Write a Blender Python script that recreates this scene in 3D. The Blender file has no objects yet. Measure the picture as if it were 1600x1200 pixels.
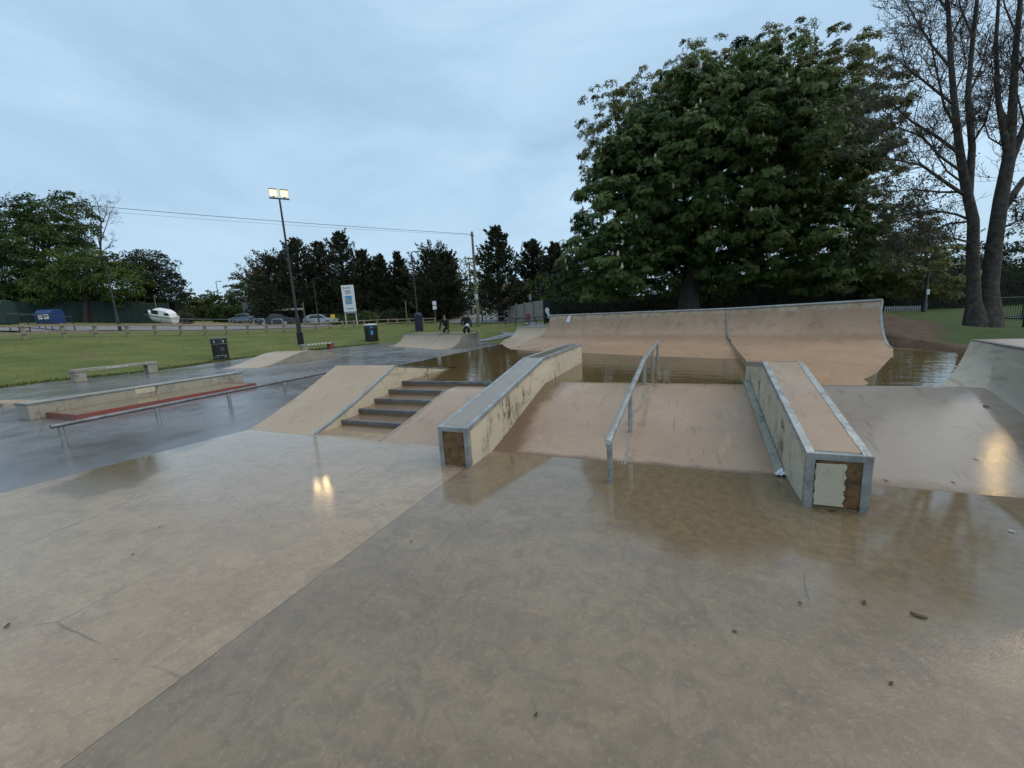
import bpy, bmesh, math, random
import numpy as np
from mathutils import Vector, Matrix
random.seed(7)
RNG = np.random.default_rng(11)
SC = bpy.context.scene
COL = SC.collection
PI = math.pi
rad = math.radians

# ------------------------------------------------------------------ camera
CAM_H, FPX = 1.6, 612.0
def cam_basis(pitch=9.7, roll=3.4, yaw=23.56):
    p, r, a = rad(pitch), rad(roll), rad(yaw)
    F = Vector((0, math.cos(p), -math.sin(p))); U = Vector((0, math.sin(p), math.cos(p))); R = Vector((1, 0, 0))
    R2 = R*math.cos(r) - U*math.sin(r); U2 = U*math.cos(r) + R*math.sin(r)
    M = Matrix.Rotation(a, 3, 'Z')
    return M@R2, M@U2, M@F
CR, CU, CF = cam_basis()
CO = Vector((0, 0, CAM_H))
def ray(x, y): return CF + CR*((x-800)/FPX) - CU*((y-600)/FPX)
def at(x, y, z=0.0):                       # survey point on the level z
    d = ray(x, y); return CO + d*((z-CAM_H)/d.z)
def pd(x, y, D): return CO + ray(x, y)*D   # survey point at a forward distance D
def atx(x, y, X):
    d = ray(x, y); return CO + d*(X/d.x)

cd = bpy.data.cameras.new("Camera"); cam = bpy.data.objects.new("Camera", cd); COL.objects.link(cam)
cd.sensor_width = 36; cd.lens = FPX/1600*36; cd.clip_start = .05; cd.clip_end = 3000
m = Matrix((CR, CU, -CF)).transposed().to_4x4(); m.translation = CO
cam.matrix_world = m
SC.camera = cam

# ------------------------------------------------------------------ materials
class NT:
    def __init__(s, name):
        s.m = bpy.data.materials.new(name); s.m.use_nodes = True
        s.t = s.m.node_tree; s.t.nodes.clear()
        s.out = s.t.nodes.new('ShaderNodeOutputMaterial')
        s.b = s.n('ShaderNodeBsdfPrincipled')
        s.l(s.b.outputs[0], s.out.inputs[0])
    def n(s, ty, ins=None, **kw):
        k = s.t.nodes.new(ty)
        for a, v in kw.items(): setattr(k, a, v)
        for a, v in (ins or {}).items(): s.set(k, a, v)
        return k
    def set(s, k, a, v):
        i = k.inputs[a]
        if hasattr(v, 'links') or isinstance(v, bpy.types.NodeSocket): s.l(v, i)
        elif isinstance(v, (tuple, list)) and len(v) == 3 and i.type == 'RGBA': i.default_value = (*v, 1)
        else: i.default_value = v
    def l(s, a, b): s.t.links.new(a, b)
    def coord(s):
        if not hasattr(s, '_c'): s._c = s.n('ShaderNodeTexCoord').outputs['Object']
        return s._c
    def mapping(s, scale=(1, 1, 1), rot=(0, 0, 0), loc=(0, 0, 0)):
        return s.n('ShaderNodeMapping', {'Vector': s.coord(), 'Scale': scale, 'Rotation': rot, 'Location': loc}).outputs[0]
    def noise(s, scale, detail=4, rough=.55, vec=None, dist=0):
        return s.n('ShaderNodeTexNoise', {'Vector': vec if vec is not None else s.coord(), 'Scale': scale, 'Detail': detail, 'Roughness': rough, 'Distortion': dist}).outputs[0]
    def ramp(s, fac, a, b, ca=0.0, cb=1.0):   # smooth map range
        return s.n('ShaderNodeMapRange', {0: fac, 1: a, 2: b, 3: ca, 4: cb}, interpolation_type='SMOOTHSTEP').outputs[0]
    def mix(s, f, a, b, mode='MIX'):
        k = s.n('ShaderNodeMix', data_type='RGBA', blend_type=mode)
        s.set(k, 0, f)
        for idx, v in ((6, a), (7, b)):
            if isinstance(v, tuple): k.inputs[idx].default_value = (*v, 1)
            else: s.l(v, k.inputs[idx])
        return k.outputs[2]
    def math(s, op, a, b=0.0):
        k = s.n('ShaderNodeMath', operation=op); s.set(k, 0, a); s.set(k, 1, b); return k.outputs[0]
    def attr(s, name): return s.n('ShaderNodeAttribute', attribute_name=name).outputs['Fac']
    def bump(s, h, strength=.3, dist=.01, normal=None):
        k = s.n('ShaderNodeBump', {'Strength': strength, 'Distance': dist, 'Height': h})
        if normal is not None: s.l(normal, k.inputs['Normal'])
        return k.outputs[0]
    def P(s, **kw):
        names = {'color': 'Base Color', 'rough': 'Roughness', 'metal': 'Metallic', 'ior': 'IOR', 'spec': 'Specular IOR Level', 'coat': 'Coat Weight',
                 'coat_r': 'Coat Roughness', 'coat_ior': 'Coat IOR', 'normal': 'Normal', 'coat_n': 'Coat Normal', 'emit': 'Emission Color', 'emit_s': 'Emission Strength', 'trans': 'Transmission Weight', 'alpha': 'Alpha'}
        for a, v in kw.items(): s.set(s.b, names[a], v)
        return s.m

def concrete(name, c1, c2, c3, stain=.35, coat=.6, cr=(.08, .35), bump=.35, base_r=.75, pits=.5, seed=0.0, streak=None, mudattr=False, tide=False):
    t = NT(name)
    v = t.mapping(loc=(seed, seed*1.7, seed*.6))
    big = t.noise(.7, 5, .6, v, .3); mid = t.noise(4.5, 6, .65, v, .4); fine = t.noise(55, 4, .7, v); grit = t.noise(240, 2, .6, v)
    c = t.mix(t.ramp(big, .35, .65), c1, c2)
    c = t.mix(t.math('MULTIPLY', t.ramp(mid, .5, .72), stain), c, c3)
    c = t.mix(t.ramp(fine, .3, .75, .0, .35), c, tuple(x*.72 for x in c1))
    c = t.mix(t.ramp(grit, .58, .72, 0, .4), c, tuple(min(1, x*1.35) for x in c2))
    dark = t.noise(17, 3, .5, v)
    c = t.mix(t.ramp(dark, .70, .76, 0, pits), c, tuple(x*.25 for x in c1))
    if streak is not None:                         # run-off stains hanging down from the top edge
        sv = t.mapping(scale=(2.2, 2.2, .8)); sn = t.noise(3.4, 10, .78, sv, .3); sm = t.noise(1.1, 4, .6, v); sp = t.noise(34, 5, .8, v)
        c = t.mix(t.math('MULTIPLY', t.ramp(t.math('ADD', sn, t.math('MULTIPLY', sp, .25)), .64, .74), t.ramp(sm, .40, .62)), c, streak)
    h = t.math('ADD', t.math('MULTIPLY', fine, .7), t.math('MULTIPLY', grit, .45))
    nb = t.bump(h, bump, .006)
    wetn = t.noise(1.6, 5, .6, v, .5)
    cn = t.bump(t.math('ADD', fine, t.math('MULTIPLY', mid, 2.0)), .06, .006)
    scuff = t.noise(9, 3, .5, t.mapping(scale=(1.6, .16, 1), rot=(0, 0, .35), loc=(seed, 0, 0)))
    c = t.mix(t.ramp(scuff, .61, .69, 0, .40), c, tuple(x*.45 for x in c1))
    scuff2 = t.noise(7, 3, .5, t.mapping(scale=(1.2, .12, 1), rot=(0, 0, -.5), loc=(0, seed, 0)))
    c = t.mix(t.ramp(scuff2, .66, .72, 0, .25), c, tuple(min(1, x*1.35) for x in c2))
    if tide:                                       # dried silt lines and drips left by standing water
        z = t.n('ShaderNodeSeparateXYZ', {0: t.n('ShaderNodeNewGeometry').outputs['Position']}).outputs[2]
        zz = t.math('ADD', z, t.math('MULTIPLY', t.math('SUBTRACT', mid, .5), .10))
        band = t.math('MULTIPLY', t.ramp(zz, .56, .66), t.ramp(zz, .82, .70))
        c = t.mix(t.math('MULTIPLY', band, .5), c, (.20, .12, .055))
        c = t.mix(t.ramp(zz, .60, .50, 0, .35), c, (.30, .17, .075))
        dr = t.noise(2.6, 6, .7, t.mapping(scale=(1.5, 1.5, .22)))
        c = t.mix(t.math('MULTIPLY', t.ramp(dr, .50, .66, 0, .55), t.ramp(zz, .6, .9)), c, (.21, .14, .085))
        c = t.mix(t.math('MULTIPLY', t.ramp(zz, 1.28, 1.40), t.ramp(mid, .42, .6, 0, .6)), c, (.52, .45, .34))
    if mudattr:
        md = t.ramp(t.math('ADD', t.attr('mud'), t.math('MULTIPLY', t.math('SUBTRACT', mid, .5), .7)), .25, .8)
        c = t.mix(t.math('MULTIPLY', md, .85), c, (.115, .07, .034))
    t.P(color=c, rough=base_r, normal=nb, coat=coat, coat_r=t.ramp(wetn, .3, .7, cr[0], cr[1]), coat_ior=1.33, coat_n=cn, spec=.3)
    return t.m

def slab_mat(name, c1, c2, c3, seed):
    """wet floor: attribute 'film' says how evenly water lies, 'mud' where muddy water stands and where reflections are tinted brown"""
    t = NT(name)
    v = t.mapping(loc=(seed, seed*1.3, 0)); brush = t.mapping(scale=(1, 2.6, 1), rot=(0, 0, .5), loc=(seed, 0, 0))
    big = t.noise(.55, 6, .62, brush, .5); mid = t.noise(2.6, 7, .68, brush, .6); mott = t.noise(14, 6, .7, v, .3); fine = t.noise(90, 3, .7, v); grit = t.noise(330, 2, .6, v)
    c = t.mix(t.ramp(big, .36, .64), c1, c2)
    c = t.mix(t.math('MULTIPLY', t.ramp(mid, .45, .7), .75), c, c3)
    c = t.mix(t.ramp(t.noise(1.1, 7, .7, v, .8), .52, .66, 0, .6), c, tuple(x*.68 for x in c1))
    c = t.mix(t.ramp(t.noise(6.5, 9, .78, v, 1.2), .40, .66, 0, .55), c, tuple(x*.60 for x in c1))
    c = t.mix(t.ramp(t.noise(38, 6, .75, v), .52, .68, 0, .55), c, tuple(min(1, x*1.4) for x in c2))
    c = t.mix(t.ramp(t.noise(21, 5, .7, brush), .6, .72, 0, .5), c, tuple(min(1, x*1.45) for x in c2))
    c = t.mix(t.ramp(grit, .6, .74, 0, .45), c, tuple(min(1, x*1.6) for x in c2))
    c = t.mix(t.ramp(fine, .66, .74, 0, .5), c, tuple(x*.35 for x in c1))
    sc1 = t.noise(8, 3, .5, t.mapping(scale=(1.3, .12, 1), rot=(0, 0, .9), loc=(seed, 0, 0)))
    c = t.mix(t.ramp(sc1, .62, .70, 0, .22), c, tuple(x*.55 for x in c1))
    sc2 = t.noise(11, 3, .5, t.mapping(scale=(1.6, .10, 1), rot=(0, 0, 1.25), loc=(0, seed, 0)))
    c = t.mix(t.ramp(sc2, .64, .74, 0, .10), c, tuple(min(1, x*1.4) for x in c2))
    crk = t.n('ShaderNodeTexVoronoi', {'Vector': t.mix(.16, v, t.noise(1.3, 6, .65, v)), 'Scale': .42}, feature='DISTANCE_TO_EDGE').outputs['Distance']
    c = t.mix(t.math('MULTIPLY', t.ramp(crk, .0, .0035, .55, 0), t.ramp(big, .46, .54)), c, (.045, .035, .025))
    spots = t.n('ShaderNodeTexVoronoi', {'Vector': v, 'Scale': 2.3, 'Randomness': 1.0}).outputs['Distance']
    c = t.mix(t.ramp(t.math('ADD', spots, t.math('MULTIPLY', mott, .03)), .028, .036, .75, 0), c, (.03, .027, .022))
    mud = t.ramp(t.math('ADD', t.attr('mud'), t.math('MULTIPLY', t.math('SUBTRACT', mid, .5), .5)), .3, .7)
    film = t.attr('film')
    c = t.mix(mud, c, t.mix(t.ramp(mott, .3, .7), (.195, .137, .068), (.13, .09, .046)))
    cr = t.math('MULTIPLY', t.ramp(t.math('ADD', film, t.math('MULTIPLY', t.math('SUBTRACT', mid, .5), .6)), .1, .85, .30, .012), t.math('SUBTRACT', 1.0, t.math('MULTIPLY', mud, .35)))
    h = t.math('ADD', t.math('MULTIPLY', mott, .6), t.math('ADD', t.math('MULTIPLY', fine, .5), t.math('MULTIPLY', grit, .25)))
    nb = t.bump(h, .3, .006)
    cnb = t.n('ShaderNodeBump', {'Distance': .004, 'Height': t.math('ADD', fine, t.math('MULTIPLY', mott, 1.5)), 'Strength': t.math('MULTIPLY', t.ramp(film, .1, 1.0, .22, .04), t.math('SUBTRACT', 1.0, t.math('MULTIPLY', mud, .45)))})
    t.P(color=c, rough=.7, normal=nb, coat=1.0, coat_r=cr, coat_ior=1.48, coat_n=cnb.outputs[0], spec=.3)
    return t.m

def simple(name, c, rough=.6, metal=0, var=.25, scale=6, bump=.1, coat=0, c2=None):
    t = NT(name)
    n = t.noise(scale, 5, .6); f = t.noise(scale*14, 3, .6)
    col = t.mix(t.ramp(n, .35, .7), c, c2 or tuple(x*(1-var) for x in c))
    col = t.mix(t.ramp(f, .55, .75, 0, .3), col, tuple(x*.6 for x in c))
    t.P(color=col, rough=t.ramp(n, .3, .7, max(.02, rough-.12), min(1, rough+.12)), metal=metal, normal=t.bump(f, bump, .004), coat=coat, coat_r=.1)
    return t.m

def steel(name, c, c2, rust, seed=0):
    t = NT(name); v = t.mapping(loc=(seed, seed, seed))
    n = t.noise(6, 6, .65, v); f = t.noise(70, 4, .7, v); sc = t.noise(16, 3, .5, t.mapping(scale=(6, .35, 6), loc=(seed, 0, 0)))
    col = t.mix(t.ramp(n, .35, .68), c, c2)
    col = t.mix(t.ramp(sc, .56, .68, 0, .6), col, tuple(min(1, x*1.5) for x in c))
    r = t.math('MULTIPLY', t.ramp(t.noise(11, 8, .75, v), .57, .68), rust)
    col = t.mix(r, col, (.13, .065, .03))
    col = t.mix(t.ramp(f, .56, .72, 0, .45), col, tuple(x*.45 for x in c2))
    t.P(color=col, metal=t.math('SUBTRACT', .6, t.math('MULTIPLY', r, .6)), rough=t.ramp(sc, .35, .65, .58, .36), normal=t.bump(t.math('ADD', f, t.math('MULTIPLY', n, 2)), .25, .004))
    return t.m
def leaf_mat(name, dark, light, trans=.25, rough=.5):
    t = NT(name)
    a = t.attr('tint'); n = t.noise(1.3, 3, .5)
    c = t.mix(t.ramp(t.math('ADD', t.math('MULTIPLY', a, .8), t.math('MULTIPLY', n, .4)), .25, .95), dark, light)
    t.P(color=c, rough=rough, spec=.15)
    tr = t.n('ShaderNodeBsdfTranslucent', {'Color': c}); mx = t.n('ShaderNodeMixShader', {0: trans})
    t.l(t.b.outputs[0], mx.inputs[1]); t.l(tr.outputs[0], mx.inputs[2]); t.l(mx.outputs[0], t.out.inputs[0])
    return t.m

M = {}
M['slab_w'] = slab_mat('floor_concrete_warm', (.300, .208, .126), (.342, .248, .156), (.245, .172, .106), 3.1)
M['slab_c'] = slab_mat('floor_concrete_grey', (.178, .130, .082), (.222, .166, .108), (.255, .178, .102), 8.7)
M['bank'] = concrete('bank_concrete', (.33, .222, .145), (.385, .265, .178), (.26, .185, .13), .7, .8, (.06, .32), .3, seed=2, mudattr=True)
M['bank_d'] = concrete('bank_concrete_grey', (.225, .188, .152), (.265, .222, .178), (.18, .148, .115), .5, .9, (.025, .06), .22, seed=5, mudattr=True)
M['ramp'] = concrete('ramp_concrete', (.365, .232, .145), (.415, .275, .178), (.28, .172, .098), .7, .5, (.12, .4), .25, seed=9, pits=.25, tide=True)
M['ramp_l'] = concrete('pale_ramp_concrete', (.40, .295, .20), (.45, .34, .24), (.32, .24, .165), .5, .4, (.15, .4), .25, seed=12, pits=.2)
M['grey'] = concrete('grey_concrete', (.34, .30, .235), (.40, .355, .28), (.235, .21, .16), .6, .35, (.2, .45), .35, seed=14)
M['cream'] = concrete('rendered_concrete', (.52, .46, .345), (.58, .52, .40), (.38, .325, .225), .5, .15, (.3, .6), .6, seed=17, streak=(.06, .05, .035))
M['step'] = concrete('step_concrete', (.19, .125, .075), (.24, .165, .10), (.10, .064, .034), .7, .9, (.05, .25), .35, seed=19)
M['old'] = concrete('weathered_concrete', (.30, .29, .24), (.36, .345, .29), (.18, .175, .14), .7, .35, (.2, .5), .5, seed=23, streak=(.09, .085, .07))
M['platform'] = concrete('muddy_concrete', (.20, .14, .075), (.25, .18, .10), (.15, .10, .05), .6, .8, (.05, .2), .3, seed=27)
M['galv'] = steel('worn_galvanised_steel', (.40, .42, .41), (.24, .255, .255), .55)
M['galv_d'] = steel('dull_worn_steel', (.21, .225, .235), (.12, .125, .13), .5, 3)
M['rust'] = simple('rusty_plate', (.20, .105, .035), .6, .1, .5, 11, .6, .3, c2=(.06, .032, .014))
M['red'] = simple('red_paint', (.27, .05, .04), .55, 0, .5, 9, .3, .2, c2=(.15, .07, .055))
M['black'] = simple('black_paint', (.009, .010, .012), .45, 0, .3, 5, .05, .0)
M['white'] = simple('white_paint', (.78, .79, .80), .4, 0, .08, 4, .05, .2)
M['cap'] = simple('pale_plastic', (.62, .66, .66), .4)
M['gold'] = simple('pale_print', (.55, .53, .44), .5)
M['faint'] = simple('faded_print', (.12, .12, .125), .5)
M['blue_print'] = simple('blue_print', (.05, .33, .68), .5)
M['wood'] = simple('weathered_wood', (.27, .235, .175), .85, 0, .4, 12, .4)
M['fencew'] = simple('grey_board_wood', (.34, .29, .26), .85, 0, .35, 5, .4)
M['polew'] = simple('creosoted_pole_wood', (.20, .185, .12), .85, 0, .3, 6, .4)
M['bark'] = simple('bark', (.058, .047, .038), .9, 0, .5, 8, .9)
M['bark_l'] = simple('mossy_bark', (.075, .06, .042), .9, 0, .5, 8, .9, c2=(.05, .05, .03))
M['twig'] = simple('twig_bark', (.075, .055, .046), .85, 0, .3, 4, .3)
M['blue'] = simple('blue_paint', (.010, .045, .17), .5, 0, .3, 3, .1)
M['dkblue'] = simple('dark_blue_paint', (.012, .016, .04), .5)
M['dkgreen'] = simple('dark_green_paint', (.016, .04, .034), .5)
M['teal'] = simple('green_wire', (.012, .045, .042), .5)
M['glass'] = simple('dark_glass', (.02, .025, .03), .08, 0, .2, 2, 0, .5)
M['tyre'] = simple('tyre_rubber', (.018, .018, .019), .8)
M['rim'] = simple('alloy_rim', (.45, .46, .48), .35, .7)
M['silver'] = simple('silver_car_paint', (.42, .45, .48), .3, .4, .1, 2, 0, .8)
M['navy'] = simple('dark_car_paint', (.02, .025, .035), .3, .2, .1, 2, 0, .8)
M['palecar'] = simple('pale_blue_car_paint', (.22, .29, .36), .3, .3, .1, 2, 0, .8)
M['yellow'] = simple('yellow_plate', (.75, .50, .03), .45)
M['stone'] = simple('pale_stone', (.42, .34, .28), .85, 0, .2, 2, .3)
M['brick'] = simple('red_brick', (.22, .07, .05), .85, 0, .4, 2, .3)
M['render'] = simple('cream_render', (.62, .47, .40), .85, 0, .12, 1, .1)
M['tile'] = simple('roof_tile', (.24, .12, .09), .85, 0, .3, 3, .3)
M['skin'] = simple('skin', (.50, .31, .23), .5, 0, .1)
M['cloth'] = simple('black_cloth', (.012, .012, .015), .85, 0, .3, 20, .3)
M['hair'] = simple('dark_hair', (.02, .014, .01), .6)
M['paper'] = simple('white_tissue', (.80, .81, .83), .7)
M['litter'] = simple('dead_leaf', (.10, .065, .03), .7, 0, .5, 30)
M['wire'] = simple('grey_cable', (.09, .10, .11), .6)
M['rubble'] = simple('grey_sheet_metal', (.28, .30, .31), .5, .2)

def asphalt_mat(name, c, coat, cr, seed=0):
    t = NT(name); v = t.mapping(loc=(seed, seed, 0))
    big = t.noise(.35, 6, .6, v, .4); mid = t.noise(2.2, 6, .65, v); fine = t.noise(140, 2, .7, v)
    col = t.mix(t.ramp(big, .35, .65), c, tuple(x*1.5 for x in c))
    col = t.mix(t.ramp(fine, .6, .75, 0, .5), col, tuple(x*2.6 for x in c))
    crk = t.n('ShaderNodeTexVoronoi', {'Vector': t.mix(.12, v, t.noise(1.1, 4, .6, v)), 'Scale': .33}, feature='DISTANCE_TO_EDGE').outputs['Distance']
    col = t.mix(t.ramp(crk, .0, .006, .6, 0), col, tuple(x*.3 for x in c))
    t.P(color=col, rough=.6, normal=t.bump(fine, .5, .006), coat=coat, coat_ior=1.33, coat_r=t.ramp(t.math('ADD', t.math('MULTIPLY', big, .6), t.math('MULTIPLY', mid, .4)), .35, .65, cr[0], cr[1]), coat_n=t.bump(t.math('ADD', fine, mid), .07, .006))
    return t.m
M['asphalt'] = asphalt_mat('wet_asphalt', (.100, .089, .083), .9, (.10, .36))
M['road'] = asphalt_mat('road_asphalt', (.15, .135, .125), .12, (.3, .5), 5)
M['path'] = asphalt_mat('path_asphalt', (.15, .15, .16), .5, (.2, .4), 9)

t = NT('muddy_water')
rip = t.noise(2.3, 3, .5, t.mapping(scale=(1, 2.2, 1)), .4); rip2 = t.noise(11, 2, .5, t.mapping(scale=(1, 2.5, 1)))
t.P(color=t.mix(t.ramp(t.noise(.5, 4), .3, .7), (.155, .105, .045), (.10, .068, .03)), rough=.015, ior=1.33, normal=t.bump(t.math('ADD', rip, t.math('MULTIPLY', rip2, .10)), .22, .02))
M['water'] = t.m
t = NT('running_water')
t.P(color=(.40, .37, .33), rough=.06, ior=1.33, normal=t.bump(t.noise(45, 4, .6), 1.0, .03), spec=1.0)
M['trickle'] = t.m

def ground_mat():
    t = NT('grass_ground')
    big = t.noise(.12, 5, .6); mid = t.noise(.9, 5, .65, t.mapping(scale=(1, .35, 1))); fine = t.noise(26, 4, .7); cl = t.noise(5, 4, .7)
    g = t.mix(t.ramp(mid, .35, .68), (.078, .105, .026), (.142, .160, .046))
    g = t.mix(t.ramp(cl, .45, .7, 0, .5), g, (.085, .105, .026))
    g = t.mix(t.ramp(fine, .4, .75, 0, .6), g, (.23, .215, .08))
    g = t.mix(t.math('MULTIPLY', t.ramp(t.noise(.35, 6, .7), .54, .68), .6), g, (.17, .135, .07))
    dry = t.mix(t.ramp(cl, .35, .7), (.32, .25, .12), (.23, .20, .09))
    g = t.mix(t.ramp(t.math('ADD', t.attr('dry'), t.math('MULTIPLY', t.math('SUBTRACT', mid, .5), .6)), .3, .7), g, dry)
    g = t.mix(t.attr('tree_shade'), g, t.mix(t.ramp(cl, .35, .7), (.045, .075, .020), (.075, .10, .030)))  # darker green stands in for shade under the trees
    dirt = t.mix(t.ramp(cl, .35, .7), (.125, .082, .056), (.075, .05, .035))
    d = t.ramp(t.math('ADD', t.attr('dirt'), t.math('MULTIPLY', t.math('SUBTRACT', t.math('ADD', cl, mid), 1.0), .7)), .35, .62)
    t.P(color=t.mix(d, g, dirt), rough=.9, normal=t.bump(t.math('ADD', fine, cl), .7, .05), spec=.2)
    return t.m
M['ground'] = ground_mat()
M['grass'] = leaf_mat('grass_blades', (.10, .118, .03), (.185, .185, .065), .5, .8)

# ------------------------------------------------------------------ mesh helpers
def chain_loc(o):
    v = Vector((0, 0, 0))
    while o is not None: v = v + o.location; o = o.parent
    return v
class MB:
    def __init__(s): s.v = []; s.f = []
    def add(s, vs, fs):
        b = len(s.v); s.v += [tuple(p) for p in vs]; s.f += [tuple(b+i for i in f) for f in fs]; return s
    def box(s, x0, x1, y0, y1, z0, z1, M4=None):
        vs = [Vector((x, y, z)) for z in (z0, z1) for y in (y0, y1) for x in (x0, x1)]
        if M4 is not None: vs = [M4@p for p in vs]
        return s.add(vs, [(0, 2, 3, 1), (4, 5, 7, 6), (0, 1, 5, 4), (2, 6, 7, 3), (0, 4, 6, 2), (1, 3, 7, 5)])
    def cbox(s, c, d, rz=0, M4=None):
        T = Matrix.Translation(c)@Matrix.Rotation(rz, 4, 'Z')
        if M4 is not None: T = M4@T
        return s.box(-d[0]/2, d[0]/2, -d[1]/2, d[1]/2, -d[2]/2, d[2]/2, T)
    def prism(s, pts, a, b):                    # closed polygon lofted from offset vector a to b
        n = len(pts); a, b = Vector(a), Vector(b)
        return s.add([Vector(p)+a for p in pts]+[Vector(p)+b for p in pts],
                     [tuple(range(n))[::-1], tuple(range(n, 2*n))]+[(i, (i+1) % n, n+(i+1) % n, n+i) for i in range(n)])
    def xprism(s, yz, x0, x1): return s.prism([(0, y, z) for y, z in yz], (x0, 0, 0), (x1, 0, 0))
    def strip(s, path, t, x0, x1):              # path [(y,z)] given thickness t downward, between x0 and x1
        k = list(path)+[(y, z-t) for y, z in reversed(path)]
        for i in range(len(path)-1):
            (y0, z0), (y1, z1) = path[i], path[i+1]
            s.xprism([(y0, z0), (y1, z1), (y1, z1-t), (y0, z0-t)], x0, x1)
        return s
    def tube(s, pts, r, n=8, cap=True):
        pts = [Vector(p) for p in pts]; rs = r if isinstance(r, (list, tuple)) else [r]*len(pts)
        b = len(s.v); prev = None
        for i, p in enumerate(pts):
            d = (pts[min(i+1, len(pts)-1)]-pts[max(i-1, 0)]).normalized()
            if prev is None: u = d.orthogonal().normalized()
            else: u = (prev-d*prev.dot(d)).normalized()
            prev = u; w = d.cross(u)
            for k in range(n):
                a = 2*PI*k/n; s.v.append(tuple(p+(u*math.cos(a)+w*math.sin(a))*rs[i]))
        for i in range(len(pts)-1):
            for k in range(n):
                s.f.append((b+i*n+k, b+i*n+(k+1) % n, b+(i+1)*n+(k+1) % n, b+(i+1)*n+k))
        if cap:
            s.f.append(tuple(range(b+n-1, b-1, -1))); e = b+(len(pts)-1)*n; s.f.append(tuple(range(e, e+n)))
        return s
    def lathe(s, prof, n=20, c=(0, 0, 0)):
        b = len(s.v)
        for r, z in prof:
            for k in range(n): s.v.append((c[0]+r*math.cos(2*PI*k/n), c[1]+r*math.sin(2*PI*k/n), c[2]+z))
        for i in range(len(prof)-1):
            for k in range(n): s.f.append((b+i*n+k, b+i*n+(k+1) % n, b+(i+1)*n+(k+1) % n, b+(i+1)*n+k))
        s.f.append(tuple(range(b+n-1, b-1, -1))); e = b+(len(prof)-1)*n; s.f.append(tuple(range(e, e+n)))
        return s
    def grid(s, P):                              # P[i][j]
        b = len(s.v); ni, nj = len(P), len(P[0])
        for row in P: s.v += [tuple(p) for p in row]
        for i in range(ni-1):
            for j in range(nj-1): s.f.append((b+i*nj+j, b+(i+1)*nj+j, b+(i+1)*nj+j+1, b+i*nj+j+1))
        return s
    def solid(s, P, zb):                         # top surface grid with skirts down to zb
        s.grid(P)
        rim = [P[0][j] for j in range(len(P[0]))]+[P[i][-1] for i in range(1, len(P))]+[P[-1][j] for j in range(len(P[0])-2, -1, -1)]+[P[i][0] for i in range(len(P)-2, 0, -1)]
        n = len(rim); b = len(s.v)
        s.v += [tuple(p) for p in rim]+[(p[0], p[1], zb) for p in rim]
        s.f += [(b+i, b+n+i, b+n+(i+1) % n, b+(i+1) % n) for i in range(n)]
        return s
    def ball(s, c, r, nu=12, nv=8):
        r = r if isinstance(r, (tuple, list)) else (r, r, r)
        return s.add([(c[0]+r[0]*math.sin(PI*j/nv)*math.cos(2*PI*i/nu), c[1]+r[1]*math.sin(PI*j/nv)*math.sin(2*PI*i/nu), c[2]+r[2]*math.cos(PI*j/nv)) for j in range(nv+1) for i in range(nu)],
                     [(j*nu+i, (j+1)*nu+i, (j+1)*nu+(i+1) % nu, j*nu+(i+1) % nu) for j in range(nv) for i in range(nu)])
    def build(s, name, mat, parent=None, smooth=False, bevel=0, angle=35):
        off = chain_loc(parent) if parent is not None else Vector((0, 0, 0))
        me = bpy.data.meshes.new(name)
        me.from_pydata([(p[0]-off.x, p[1]-off.y, p[2]-off.z) for p in s.v], [], s.f)
        bm = bmesh.new(); bm.from_mesh(me)
        bmesh.ops.remove_doubles(bm, verts=bm.verts, dist=1e-5) if smooth else None
        bmesh.ops.recalc_face_normals(bm, faces=bm.faces)
        bm.to_mesh(me); bm.free()
        me.materials.append(M[mat] if isinstance(mat, str) else mat)
        if smooth:
            me.polygons.foreach_set('use_smooth', [True]*len(me.polygons)); 
            try: me.set_sharp_from_angle(angle=rad(angle))
            except Exception: pass
        o = bpy.data.objects.new(name, me); COL.objects.link(o)
        if parent is not None: o.parent = parent
        if bevel:
            b = o.modifiers.new('bevel', 'BEVEL'); b.width = bevel; b.segments = 2; b.limit_method = 'ANGLE'; b.angle_limit = rad(40)
        return o
def tag(o, label=None, cat=None, group=None, kind=None):
    if label: o['label'] = label
    if cat: o['category'] = cat
    if group: o['group'] = group
    if kind: o['kind'] = kind
    return o
def thing(name, loc, label, cat, group=None, rz=0):
    o = bpy.data.objects.new(name, None); COL.objects.link(o); o.empty_display_size = .2
    o.location = loc; o.rotation_euler = (0, 0, rz)
    return tag(o, label, cat, group)
def struct(o, label=None): o['kind'] = 'structure'; return o
def copy_tree(o, parent=None):
    c = o.copy(); COL.objects.link(c); c.parent = parent
    for ch in list(o.children): copy_tree(ch, c)
    return c
def np_mesh(name, V, Fq, mat, parent=None, tint=None, smooth=False):
    """V (n,3) float, Fq (m,4) int"""
    off = chain_loc(parent) if parent is not None else Vector((0, 0, 0))
    V = np.asarray(V, dtype=np.float64)-np.array(off[:])
    me = bpy.data.meshes.new(name)
    me.vertices.add(len(V)); me.vertices.foreach_set('co', V.astype(np.float32).ravel())
    k = Fq.shape[1]
    me.loops.add(Fq.size); me.loops.foreach_set('vertex_index', Fq.astype(np.int32).ravel())
    me.polygons.add(len(Fq)); me.polygons.foreach_set('loop_start', np.arange(0, Fq.size, k, dtype=np.int32))
    me.update(calc_edges=True)
    if tint is not None:
        a = me.attributes.new('tint', 'FLOAT', 'POINT'); a.data.foreach_set('value', np.asarray(tint, dtype=np.float32))
    if smooth: me.polygons.foreach_set('use_smooth', np.ones(len(Fq), dtype=bool))
    me.materials.append(M[mat] if isinstance(mat, str) else mat)
    o = bpy.data.objects.new(name, me); COL.objects.link(o)
    if parent is not None: o.parent = parent
    return o

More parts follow.
